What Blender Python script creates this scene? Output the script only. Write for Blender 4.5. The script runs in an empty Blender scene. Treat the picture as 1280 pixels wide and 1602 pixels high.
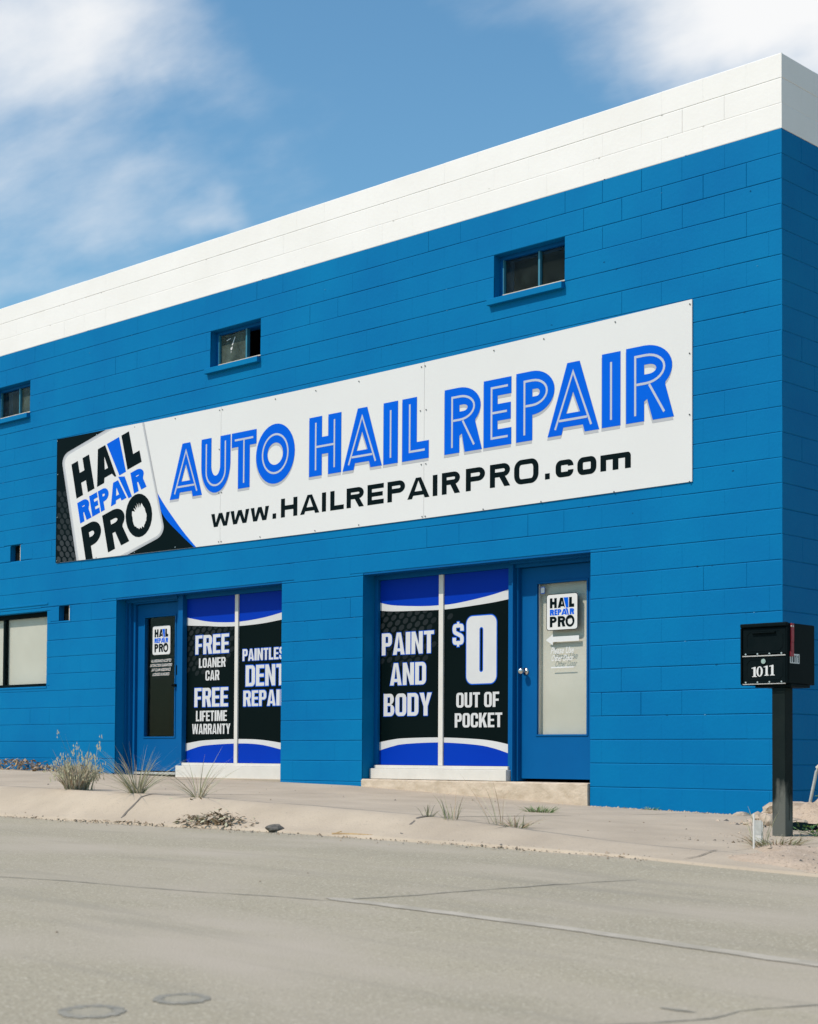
import bpy, bmesh, math, random
from mathutils import Vector, Matrix
from mathutils.geometry import tessellate_polygon
R_ = math.radians
random.seed(11)
SC = bpy.context.scene
COL = SC.collection

# ------------------------------------------------------------------ camera, world, sun, exposure
def make_camera():
    cam = bpy.data.cameras.new('camera'); o = bpy.data.objects.new('camera', cam); COL.objects.link(o)
    yaw, pitch, roll, f, px, py = -0.78477, 0.03348, 0.00696, 2602.92, 527.44, 1097.80
    fw = Vector((math.sin(yaw)*math.cos(pitch), math.cos(yaw)*math.cos(pitch), math.sin(pitch)))
    rt = Vector((math.cos(yaw), -math.sin(yaw), 0)); up = rt.cross(fw)
    r2 = rt*math.cos(roll)+up*math.sin(roll); u2 = -rt*math.sin(roll)+up*math.cos(roll)
    m = Matrix((r2, u2, -fw)).transposed().to_4x4(); m.translation = Vector((6.77516, -11.75517, 0.44246))
    o.matrix_world = m
    cam.sensor_fit = 'HORIZONTAL'; cam.sensor_width = 36; cam.lens = 36*f/1280
    cam.shift_x = (640-px)/1280; cam.shift_y = (py-801)/1280
    cam.clip_start = 0.1; cam.clip_end = 3000
    cam.dof.use_dof = True; cam.dof.focus_distance = 15.0; cam.dof.aperture_fstop = 5.6
    SC.camera = o
make_camera()

SUN_TRAVEL = Vector((0.36, 1.0, -1.30)).normalized()
to_sun = -SUN_TRAVEL
SUN_EL = math.asin(to_sun.z); SUN_AZ = math.atan2(to_sun.x, to_sun.y)
sun = bpy.data.lights.new('sun', 'SUN'); sun.energy = 3.9; sun.angle = R_(0.9); sun.color = (1.0, 0.885, 0.79)
so = bpy.data.objects.new('sun', sun); COL.objects.link(so)
so.rotation_euler = SUN_TRAVEL.to_track_quat('-Z', 'Y').to_euler(); so.location = (-10, -30, 40)

W = bpy.data.worlds.new('World'); SC.world = W; W.use_nodes = True
def build_world():
    nt = W.node_tree; N = nt.nodes; L = nt.links; N.clear()
    out = N.new('ShaderNodeOutputWorld'); bg = N.new('ShaderNodeBackground'); L.new(bg.outputs[0], out.inputs[0])
    sky = N.new('ShaderNodeTexSky'); sky.sky_type = 'NISHITA'; sky.sun_disc = False
    sky.sun_elevation = SUN_EL; sky.sun_rotation = SUN_AZ
    sky.air_density = 1.35; sky.dust_density = 0.6; sky.ozone_density = 1.2
    bg.inputs[1].default_value = 0.12
    tc = N.new('ShaderNodeTexCoord')
    def math_(op, a, b=None, c=None):
        n = N.new('ShaderNodeMath'); n.operation = op
        for i, v in enumerate((a, b, c)):
            if v is None: continue
            if hasattr(v, 'default_value') or hasattr(v, 'links'): L.new(v, n.inputs[i])
            else: n.inputs[i].default_value = v
        return n.outputs[0]
    sep = N.new('ShaderNodeSeparateXYZ'); L.new(tc.outputs['Generated'], sep.inputs[0])
    zc = math_('ADD', math_('MAXIMUM', sep.outputs[2], 0.0), 0.12)
    cmb = N.new('ShaderNodeCombineXYZ')
    L.new(math_('DIVIDE', sep.outputs[0], zc), cmb.inputs[0]); L.new(math_('DIVIDE', sep.outputs[1], zc), cmb.inputs[1])
    mp = N.new('ShaderNodeMapping'); mp.inputs['Rotation'].default_value = (0, 0, R_(25)); mp.inputs['Scale'].default_value = (1.0, 1.9, 1)
    mp.inputs['Location'].default_value = (1.3, 0.4, 0)
    L.new(cmb.outputs[0], mp.inputs[0])
    n1 = N.new('ShaderNodeTexNoise'); n1.inputs['Scale'].default_value = 1.7; n1.inputs['Detail'].default_value = 7; n1.inputs['Roughness'].default_value = 0.52
    n1.inputs['Distortion'].default_value = 0.35
    L.new(mp.outputs[0], n1.inputs[0])
    n2 = N.new('ShaderNodeTexNoise'); n2.inputs['Scale'].default_value = 5.5; n2.inputs['Detail'].default_value = 6; n2.inputs['Roughness'].default_value = 0.6
    L.new(mp.outputs[0], n2.inputs[0])
    dens = math_('ADD', math_('MULTIPLY', n1.outputs[0], 0.75), math_('MULTIPLY', n2.outputs[0], 0.25))
    # cloud banks of the day: broad soft masses at these bearings
    warp = N.new('ShaderNodeTexNoise'); warp.inputs['Scale'].default_value = 9; warp.inputs['Detail'].default_value = 5
    L.new(tc.outputs['Generated'], warp.inputs[0])
    wv = N.new('ShaderNodeVectorMath'); wv.operation = 'MULTIPLY_ADD'
    L.new(warp.outputs['Color'], wv.inputs[0]); wv.inputs[1].default_value = (0.09, 0.09, 0.09)
    wo = N.new('ShaderNodeVectorMath'); wo.operation = 'SUBTRACT'; L.new(tc.outputs['Generated'], wo.inputs[0]); wo.inputs[1].default_value = (0.045, 0.045, 0.045)
    L.new(wo.outputs[0], wv.inputs[2])
    for (d, r, amt) in BANKS:
        sc = N.new('ShaderNodeVectorMath'); sc.operation = 'SUBTRACT'; L.new(wv.outputs[0], sc.inputs[0]); sc.inputs[1].default_value = d
        st = N.new('ShaderNodeVectorMath'); st.operation = 'MULTIPLY'; L.new(sc.outputs[0], st.inputs[0]); st.inputs[1].default_value = (1, 1, 1.7)
        ln = N.new('ShaderNodeVectorMath'); ln.operation = 'LENGTH'; L.new(st.outputs[0], ln.inputs[0])
        mr = N.new('ShaderNodeMapRange'); mr.interpolation_type = 'SMOOTHERSTEP'
        L.new(ln.outputs['Value'], mr.inputs[0]); mr.inputs[1].default_value = 0; mr.inputs[2].default_value = r
        mr.inputs[3].default_value = amt; mr.inputs[4].default_value = 0
        dens = math_('ADD', dens, mr.outputs[0])
    mk = N.new('ShaderNodeMapRange'); mk.interpolation_type = 'SMOOTHSTEP'; L.new(dens, mk.inputs[0])
    mk.inputs[1].default_value = 0.43; mk.inputs[2].default_value = 1.08
    veil = math_('MULTIPLY', mk.outputs[0], 0.97)
    # blue tint multiplied over the whole clear sky, as white balance
    tint = N.new('ShaderNodeMix'); tint.data_type = 'RGBA'; tint.blend_type = 'MULTIPLY'; tint.inputs[0].default_value = 1
    L.new(sky.outputs[0], tint.inputs[6]); tint.inputs[7].default_value = (0.66, 1.01, 1.15, 1)
    mix = N.new('ShaderNodeMix'); mix.data_type = 'RGBA'
    L.new(veil, mix.inputs[0]); L.new(tint.outputs[2], mix.inputs[6]); mix.inputs[7].default_value = CLOUD
    L.new(mix.outputs[2], bg.inputs[0])
CLOUD = (8.0, 8.0, 8.0, 1)
BANKS = [((-0.770, 0.515, 0.402), 0.14, 0.33), ((-0.72, 0.575, 0.388), 0.08, 0.16), ((-0.805, 0.50, 0.330), 0.10, 0.16), ((-0.755, 0.575, 0.313), 0.065, 0.16), ((-0.725, 0.617, 0.300), 0.035, 0.16), ((-0.79, 0.54, 0.28), 0.18, 0.10), ((-0.42, 0.81, 0.43), 0.21, 0.85), ((-0.52, 0.77, 0.385), 0.09, 0.16),
         ((-0.61, 0.70, 0.36), 0.14, -0.24), ((-0.665, 0.64, 0.40), 0.12, -0.14), ((-0.72, 0.60, 0.350), 0.06, -0.12)]
build_world()
vs = SC.view_settings; vs.view_transform = 'Standard'; vs.look = 'None'; vs.gamma = 1; vs.use_curve_mapping = False; vs.exposure = 0.02

# ------------------------------------------------------------------ helpers
def tag(o, label=None, cat=None, group=None, kind=None):
    if label: o['label'] = label
    if cat: o['category'] = cat
    if group: o['group'] = group
    if kind: o['kind'] = kind
    return o
def empty(name, loc, label, cat, group=None, kind=None, rz=0):
    o = bpy.data.objects.new(name, None); COL.objects.link(o); o.location = loc; o.rotation_euler[2] = rz
    o.empty_display_size = 0.1
    return tag(o, label, cat, group, kind)
def link(name, me, m=None, parent=None, loc=(0, 0, 0)):
    o = bpy.data.objects.new(name, me); COL.objects.link(o); o.location = loc
    if m is not None:
        for k in (m if isinstance(m, (list, tuple)) else [m]): me.materials.append(k)
    if parent is not None: o.parent = parent
    return o
class MB:
    def __init__(s): s.v = []; s.f = []; s.mi = []
    def add(s, vs, fs, mi=0):
        b = len(s.v); s.v += [tuple(v) for v in vs]
        for f in fs: s.f.append([b+i for i in f]); s.mi.append(mi)
        return s
    def box(s, x0, x1, y0, y1, z0, z1, mi=0):
        v = [(x0,y0,z0),(x1,y0,z0),(x1,y1,z0),(x0,y1,z0),(x0,y0,z1),(x1,y0,z1),(x1,y1,z1),(x0,y1,z1)]
        return s.add(v, [(0,3,2,1),(4,5,6,7),(0,1,5,4),(1,2,6,5),(2,3,7,6),(3,0,4,7)], mi)
    def tube(s, pts, r, n=8, mi=0, r2=None):
        pts = [Vector(p) for p in pts]; rings = []
        for i, p in enumerate(pts):
            d = (pts[min(i+1, len(pts)-1)]-pts[max(i-1, 0)]).normalized()
            a = d.orthogonal().normalized() if i == 0 else (a-d*a.dot(d)).normalized()
            b = d.cross(a); rr = r if r2 is None else r+(r2-r)*i/(len(pts)-1)
            rings.append([p+(a*math.cos(2*math.pi*k/n)+b*math.sin(2*math.pi*k/n))*rr for k in range(n)])
        v = [q for g in rings for q in g]; f = []
        for i in range(len(pts)-1):
            for k in range(n): f.append((i*n+k, i*n+(k+1) % n, (i+1)*n+(k+1) % n, (i+1)*n+k))
        f.append(tuple(reversed(range(n)))); f.append(tuple((len(pts)-1)*n+k for k in range(n)))
        return s.add(v, f, mi)
    def mesh(s, name):
        me = bpy.data.meshes.new(name); me.from_pydata(s.v, [], s.f)
        if any(s.mi): me.polygons.foreach_set('material_index', s.mi)
        me.update(); return me
    def build(s, name, m, parent=None, bevel=0, smooth=False, seg=2, loc=(0, 0, 0)):
        me = s.mesh(name)
        if bevel:
            bm = bmesh.new(); bm.from_mesh(me); bmesh.ops.remove_doubles(bm, verts=bm.verts, dist=1e-6)
            bmesh.ops.bevel(bm, geom=[e for e in bm.edges if len(e.link_faces) == 2 and e.calc_face_angle(0) > 0.5], offset=bevel, segments=seg, affect='EDGES', profile=0.5, clamp_overlap=True)
            bm.to_mesh(me); bm.free()
        if smooth: me.polygons.foreach_set('use_smooth', [True]*len(me.polygons))
        return link(name, me, m, parent, loc)

def mat(name, col, rough=0.6, col2=None, nscale=3.0, ndetail=5, bump=0.0, bscale=60, spec=0.5, metal=0, fine=None, stretch=None, lo=0.35, hi=0.65):
    """procedural: colour varied by object-space noise, fine relief by a second noise"""
    m = bpy.data.materials.new(name); m.use_nodes = True; nt = m.node_tree; N = nt.nodes; L = nt.links
    b = N['Principled BSDF']; b.inputs['Roughness'].default_value = rough; b.inputs['Metallic'].default_value = metal
    b.inputs['Specular IOR Level'].default_value = spec
    tc = N.new('ShaderNodeNewGeometry'); src = tc.outputs['Position']
    if stretch:
        mp = N.new('ShaderNodeMapping'); mp.inputs['Scale'].default_value = stretch; L.new(src, mp.inputs[0]); src = mp.outputs[0]
    c2 = col2 if col2 else tuple(x*0.9 for x in col)
    n = N.new('ShaderNodeTexNoise'); n.inputs['Scale'].default_value = nscale; n.inputs['Detail'].default_value = ndetail; n.inputs['Roughness'].default_value = 0.6; L.new(src, n.inputs[0])
    mr = N.new('ShaderNodeMapRange'); mr.inputs[1].default_value = lo; mr.inputs[2].default_value = hi; L.new(n.outputs[0], mr.inputs[0])
    mx = N.new('ShaderNodeMix'); mx.data_type = 'RGBA'; L.new(mr.outputs[0], mx.inputs[0])
    mx.inputs[6].default_value = (*col, 1); mx.inputs[7].default_value = (*c2, 1); out = mx.outputs[2]
    if fine:
        fc, fs, flo, fhi = fine
        n3 = N.new('ShaderNodeTexNoise'); n3.inputs['Scale'].default_value = fs; n3.inputs['Detail'].default_value = 3; L.new(tc.outputs['Position'], n3.inputs[0])
        m3 = N.new('ShaderNodeMapRange'); m3.inputs[1].default_value = flo; m3.inputs[2].default_value = fhi; L.new(n3.outputs[0], m3.inputs[0])
        x3 = N.new('ShaderNodeMix'); x3.data_type = 'RGBA'; L.new(m3.outputs[0], x3.inputs[0]); L.new(out, x3.inputs[6]); x3.inputs[7].default_value = (*fc, 1); out = x3.outputs[2]
    L.new(out, b.inputs['Base Color'])
    if bump:
        n2 = N.new('ShaderNodeTexNoise'); n2.inputs['Scale'].default_value = bscale; n2.inputs['Detail'].default_value = 6; L.new(tc.outputs['Position'], n2.inputs[0])
        bp = N.new('ShaderNodeBump'); bp.inputs['Strength'].default_value = bump; bp.inputs['Distance'].default_value = 0.01
        L.new(n2.outputs[0], bp.inputs['Height']); L.new(bp.outputs[0], b.inputs['Normal'])
    return m

M = {}
M['blue'] = mat('blue_masonry_paint', (0.0005, 0.134, 0.330), 0.6, (0.0005, 0.162, 0.362), 0.8, 6, 0.16, 30, 0.06)
M['white'] = mat('white_masonry_paint', (0.80, 0.775, 0.73), 0.6, (0.765, 0.74, 0.69), 1.6, 6, 0.12, 30, 0.2)
M['blue_trim'] = mat('blue_metal_paint', (0.0005, 0.098, 0.285), 0.55, (0.0005, 0.090, 0.268), 3, 4, 0.05, 90, 0.08)
M['teal_trim'] = mat('faded_teal_sash_paint', (0.02, 0.20, 0.30), 0.5, (0.03, 0.16, 0.22), 9, 4, 0.05, 90)
M['cream_trim'] = mat('chipped_cream_paint', (0.62, 0.56, 0.46), 0.6, (0.5, 0.43, 0.33), 20, 4, 0.1, 90)
M['white_trim'] = mat('white_frame_paint', (0.66, 0.63, 0.57), 0.5, (0.61, 0.58, 0.52), 5, 5, 0.1, 60)
M['pit'] = mat('bare_pit', (0.004, 0.045, 0.11), 0.9, spec=0.05)
M['chip'] = mat('chipped_paint', (0.08, 0.26, 0.42), 0.8, spec=0.1)
M['pit_white'] = mat('bare_pit_in_white', (0.40, 0.38, 0.34), 0.9, spec=0.05)
M['roof'] = mat('roof_felt', (0.30, 0.29, 0.27), 0.9)
M['dark'] = mat('interior_dark', (0.008, 0.010, 0.010), 0.9, spec=0.02)
M['blind'] = mat('roller_blind', (0.62, 0.60, 0.54), 0.8, (0.57, 0.55, 0.49), 2, 3)
M['board'] = mat('grey_board_behind_glass', (0.62, 0.60, 0.54), 0.75, (0.52, 0.51, 0.45), 1.3, 5)
M['sign_white'] = mat('sign_white', (0.67, 0.665, 0.64), 0.5, (0.65, 0.645, 0.62), 0.6, 3, spec=0.15)
M['sign_shade'] = mat('sign_grey_print', (0.42, 0.42, 0.43), 0.4)
M['sign_edge'] = mat('sign_light_grey_print', (0.50, 0.50, 0.50), 0.4)
M['sign_blue'] = mat('sign_blue_print', (0.0005, 0.098, 0.60), 0.5, (0.0005, 0.110, 0.62), 1, 2, spec=0.04)
M['sign_black'] = mat('sign_black_print', (0.002, 0.007, 0.008), 0.55, (0.003, 0.008, 0.009), 1, 2, spec=0.03)
M['inline'] = mat('inline_grey_print', (0.46, 0.49, 0.56), 0.4)
M['dotA'] = mat('dot_print_light', (0.034, 0.038, 0.040), 0.4, spec=0.1)
M['dotB'] = mat('dot_print_mid', (0.018, 0.022, 0.023), 0.4, spec=0.1)
M['dotC'] = mat('dot_print_dim', (0.011, 0.015, 0.016), 0.4, spec=0.1)
M['vinyl_blue'] = mat('window_vinyl_blue', (0.0005, 0.032, 0.36), 0.45, (0.0005, 0.036, 0.38), 1, 2, spec=0.05)
M['vinyl_white'] = mat('window_vinyl_white', (0.60, 0.60, 0.59), 0.4, (0.56, 0.56, 0.55), 2, 3, spec=0.2)
M['vinyl_black'] = mat('window_vinyl_black', (0.0015, 0.005, 0.005), 0.4, (0.002, 0.006, 0.006), 1, 2, spec=0.04)
M['vinyl_edge'] = mat('window_vinyl_outline', (0.002, 0.10, 0.58), 0.4, spec=0.15)
M['screw'] = mat('screw_head', (0.035, 0.035, 0.035), 0.5)
M['screw_light'] = mat('screw_head_bright', (0.6, 0.6, 0.6), 0.3, metal=0.8)
M['chrome'] = mat('satin_metal', (0.62, 0.61, 0.58), 0.22, metal=1.0)
M['black_metal'] = mat('black_powder_coat', (0.003, 0.007, 0.008), 0.5, (0.005, 0.009, 0.010), 8, 5, 0.12, 250, 0.03)
M['red'] = mat('red_flag_plastic', (0.34, 0.008, 0.022), 0.5, (0.26, 0.006, 0.016), 20, 3)
M['sticker'] = mat('white_sticker', (0.68, 0.68, 0.66), 0.5)
M['conc'] = mat('sidewalk_concrete', (0.49, 0.408, 0.305), 0.9, (0.405, 0.335, 0.25), 1.6, 8, 0.35, 70, 0.25, fine=((0.33, 0.28, 0.22), 55, 0.60, 0.78))
M['step'] = mat('step_concrete', (0.60, 0.50, 0.385), 0.9, (0.46, 0.375, 0.275), 6, 8, 0.5, 50, 0.25, stretch=(1, 1, 2.5))
M['dirt'] = mat('sandy_dirt', (0.52, 0.415, 0.315), 0.95, (0.40, 0.31, 0.225), 4, 8, 0.9, 45, 0.15, fine=((0.25, 0.19, 0.14), 60, 0.58, 0.72))
M['ground'] = mat('far_ground', (0.36, 0.30, 0.22), 0.95, (0.28, 0.24, 0.17), 0.2, 8, 0.6, 8, 0.15)
M['crack'] = mat('crack_dark', (0.16, 0.14, 0.115), 0.95)
M['crack_soft'] = mat('crack_road', (0.235, 0.215, 0.17), 0.95, (0.32, 0.295, 0.235), 6, 5)
M['line'] = mat('worn_road_line', (0.47, 0.42, 0.335), 0.85, (0.37, 0.33, 0.255), 5, 8, 0.3, 160, lo=0.40, hi=0.58)
M['ring'] = mat('patch_ring_asphalt', (0.20, 0.19, 0.155), 0.9, (0.33, 0.305, 0.245), 22, 6, 0.5, 160)
M['core'] = mat('patch_core_asphalt', (0.37, 0.33, 0.245), 0.9, (0.31, 0.28, 0.21), 26, 6, 0.5, 160)
M['stone'] = mat('pale_rubble', (0.52, 0.43, 0.33), 0.95, (0.34, 0.27, 0.20), 9, 7, 0.8, 40, 0.2)
M['stone_dark'] = mat('dark_rubble', (0.10, 0.095, 0.085), 0.95, (0.18, 0.165, 0.14), 30, 6, 0.8, 60, 0.2)
M['dead'] = mat('dead_leaf', (0.30, 0.205, 0.12), 0.9, (0.42, 0.32, 0.22), 30, 4)
M['dead_dark'] = mat('dark_litter', (0.13, 0.095, 0.06), 0.9, (0.20, 0.15, 0.10), 30, 4)
M['straw'] = mat('straw_grass', (0.50, 0.46, 0.32), 0.8, (0.34, 0.34, 0.21), 14, 4)
M['straw_pink'] = mat('seedhead_grass', (0.50, 0.43, 0.34), 0.8, (0.36, 0.30, 0.22), 14, 4)
M['grass_green'] = mat('green_grass', (0.17, 0.20, 0.09), 0.7, (0.26, 0.27, 0.14), 12, 4)
M['leaf'] = mat('weed_leaf', (0.11, 0.24, 0.05), 0.6, (0.17, 0.29, 0.08), 14, 4)
M['twig'] = mat('bamboo_stick', (0.46, 0.32, 0.15), 0.7, (0.30, 0.19, 0.09), 20, 4)
M['galv'] = mat('weathered_galvanised', (0.55, 0.54, 0.50), 0.5, (0.42, 0.41, 0.38), 20, 4, metal=0.3)
M['stake'] = mat('white_plastic_stake', (0.62, 0.60, 0.56), 0.5)

def asphalt():
    m = mat('worn_pale_asphalt', (0.375, 0.330, 0.238), 0.9, (0.332, 0.294, 0.214), 0.45, 9, 0.30, 110, 0.25, stretch=(0.35, 1.6, 1), lo=0.36, hi=0.64)
    nt = m.node_tree; N = nt.nodes; L = nt.links; b = N['Principled BSDF']
    prev = b.inputs['Base Color'].links[0].from_socket
    geo = N['Geometry']
    def layer(prev, scale, lo, hi, col, stretch=None, kind='noise', detail=4):
        src = geo.outputs['Position']
        if stretch:
            mp = N.new('ShaderNodeMapping'); mp.inputs['Scale'].default_value = stretch; L.new(src, mp.inputs[0]); src = mp.outputs[0]
        if kind == 'noise':
            n = N.new('ShaderNodeTexNoise'); n.inputs['Scale'].default_value = scale; n.inputs['Detail'].default_value = detail; o = n.outputs[0]
        else:
            n = N.new('ShaderNodeTexVoronoi'); n.inputs['Scale'].default_value = scale; o = n.outputs['Distance']
        L.new(src, n.inputs[0])
        r = N.new('ShaderNodeMapRange'); r.inputs[1].default_value = lo; r.inputs[2].default_value = hi; L.new(o, r.inputs[0])
        x = N.new('ShaderNodeMix'); x.data_type = 'RGBA'; L.new(r.outputs[0], x.inputs[0]); L.new(prev, x.inputs[6]); x.inputs[7].default_value = (*col, 1)
        return x.outputs[2]
    p = layer(prev, 70, 0.54, 0.74, (0.55, 0.495, 0.385))                # pale aggregate
    p = layer(p, 75, 0.58, 0.75, (0.17, 0.155, 0.12))                 # dark aggregate
    p = layer(p, 1.3, 0.46, 0.74, (0.42, 0.365, 0.285), (0.5, 1.2, 1), detail=10)   # sandy wear
    p = layer(p, 3.0, 0.56, 0.86, (0.285, 0.256, 0.198), (0.15, 1.4, 1), detail=8)  # wheel-path streaks along the road
    L.new(p, b.inputs['Base Color'])
    return m
M['asphalt'] = asphalt()

def glass(name, tint=(0.98, 0.985, 0.97), rough=0.02, trans=0.96, dirt=0.12):
    m = bpy.data.materials.new(name); m.use_nodes = True; nt = m.node_tree; N = nt.nodes; L = nt.links; N.clear()
    out = N.new('ShaderNodeOutputMaterial'); tr = N.new('ShaderNodeBsdfTransparent'); tr.inputs[0].default_value = (*[t*trans for t in tint], 1)
    gl = N.new('ShaderNodeBsdfGlossy'); gl.inputs['Roughness'].default_value = rough; gl.inputs[0].default_value = (0.9, 0.9, 0.9, 1)
    lw = N.new('ShaderNodeLayerWeight'); pw = N.new('ShaderNodeMath'); pw.operation = 'POWER'; L.new(lw.outputs['Facing'], pw.inputs[0]); pw.inputs[1].default_value = 5
    fr = N.new('ShaderNodeMath'); fr.operation = 'MULTIPLY_ADD'; L.new(pw.outputs[0], fr.inputs[0]); fr.inputs[1].default_value = 0.9; fr.inputs[2].default_value = 0.006
    mx = N.new('ShaderNodeMixShader'); L.new(fr.outputs[0], mx.inputs[0]); L.new(tr.outputs[0], mx.inputs[1]); L.new(gl.outputs[0], mx.inputs[2])
    df = N.new('ShaderNodeBsdfDiffuse'); df.inputs[0].default_value = (0.20, 0.26, 0.21, 1)
    g = N.new('ShaderNodeNewGeometry'); n = N.new('ShaderNodeTexNoise'); n.inputs['Scale'].default_value = 7; n.inputs['Detail'].default_value = 8
    L.new(g.outputs['Position'], n.inputs[0])
    mr = N.new('ShaderNodeMapRange'); mr.inputs[1].default_value = 0.35; mr.inputs[2].default_value = 0.75; mr.inputs[3].default_value = dirt*0.5; mr.inputs[4].default_value = dirt*1.8
    L.new(n.outputs[0], mr.inputs[0])
    m2 = N.new('ShaderNodeMixShader'); L.new(mr.outputs[0], m2.inputs[0]); L.new(mx.outputs[0], m2.inputs[1]); L.new(df.outputs[0], m2.inputs[2])
    L.new(m2.outputs[0], out.inputs[0]); return m
M['glass'] = glass('window_glass', dirt=0.004)
M['glass_dirty'] = glass('dusty_window_glass', dirt=0.035, trans=0.75)
M['glass_milky'] = glass('frosted_dusty_glass', dirt=0.22, trans=0.7)

# ------------------------------------------------------------------ 2-D shapes and lettering
def arc(cx, cz, rx, rz, a0, a1, n=10):
    return [(cx+rx*math.cos(R_(a0+(a1-a0)*i/n)), cz+rz*math.sin(R_(a0+(a1-a0)*i/n))) for i in range(n+1)]
def rrect(x0, z0, x1, z1, bl=0, br=0, tr=0, tl=0, kz=1.0, n=8):
    def c(v): return v if isinstance(v, tuple) else (v, v*kz)
    p = []
    for (r, cx, cz, sx, sz, a) in ((c(bl), x0, z0, 1, 1, 180), (c(br), x1, z0, -1, 1, 270), (c(tr), x1, z1, -1, -1, 0), (c(tl), x0, z1, 1, -1, 90)):
        if r[0] <= 0: p.append((cx, cz))
        else: p += arc(cx+sx*r[0], cz+sz*r[1], r[0], r[1], a, a+90, n)
    return p
def area(p): return sum(p[i][0]*p[(i+1) % len(p)][1]-p[(i+1) % len(p)][0]*p[i][1] for i in range(len(p)))/2
def clean(p):
    q = []
    for a in p:
        if not q or abs(a[0]-q[-1][0])+abs(a[1]-q[-1][1]) > 1e-5: q.append(a)
    if len(q) > 1 and abs(q[0][0]-q[-1][0])+abs(q[0][1]-q[-1][1]) <= 1e-5: q.pop()
    return q
def grow(p, d):
    """move a closed contour outward (positive area) or inward (hole) by d"""
    p = clean(p); n = len(p); o = []
    for i in range(n):
        a, b, c = Vector(p[i-1]), Vector(p[i]), Vector(p[(i+1) % n])
        e1 = (b-a).normalized(); e2 = (c-b).normalized(); n1 = Vector((e1.y, -e1.x)); n2 = Vector((e2.y, -e2.x))
        m = n1+n2; l = m.length
        if l < 0.3: m = n1; k = 1
        else: m /= l; k = min(1/max(m.dot(n1), 0.3), 1.6)
        o.append((b.x+m.x*d*k, b.y+m.y*d*k))
    return o
def stroke(pts, w, closed=False, hw=None):
    """outline of a polyline of width w (hw: width for horizontal-running bits)"""
    n = len(pts); lft = []; rgt = []
    for i in range(n):
        b = Vector(pts[i])
        a = Vector(pts[i-1]) if (i > 0 or closed) else None; c = Vector(pts[(i+1) % n]) if (i < n-1 or closed) else None
        e1 = (b-a).normalized() if a is not None else (c-b).normalized(); e2 = (c-b).normalized() if c is not None else e1
        n1 = Vector((-e1.y, e1.x)); n2 = Vector((-e2.y, e2.x)); m = (n1+n2).normalized() if (n1+n2).length > 0.2 else n1
        k = min(1/max(m.dot(n1), 0.35), 2.2)
        d = e1+e2; ww = w
        if hw: h = abs(d.x)/(abs(d.x)+abs(d.y)+1e-9); ww = w+(hw-w)*h
        lft.append((b.x+m.x*ww/2*k, b.y+m.y*ww/2*k)); rgt.append((b.x-m.x*ww/2*k, b.y-m.y*ww/2*k))
    if closed: return [lft, list(reversed(rgt))] if abs(area(lft)) > abs(area(rgt)) else [rgt, lft]
    return [lft+list(reversed(rgt))]

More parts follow.
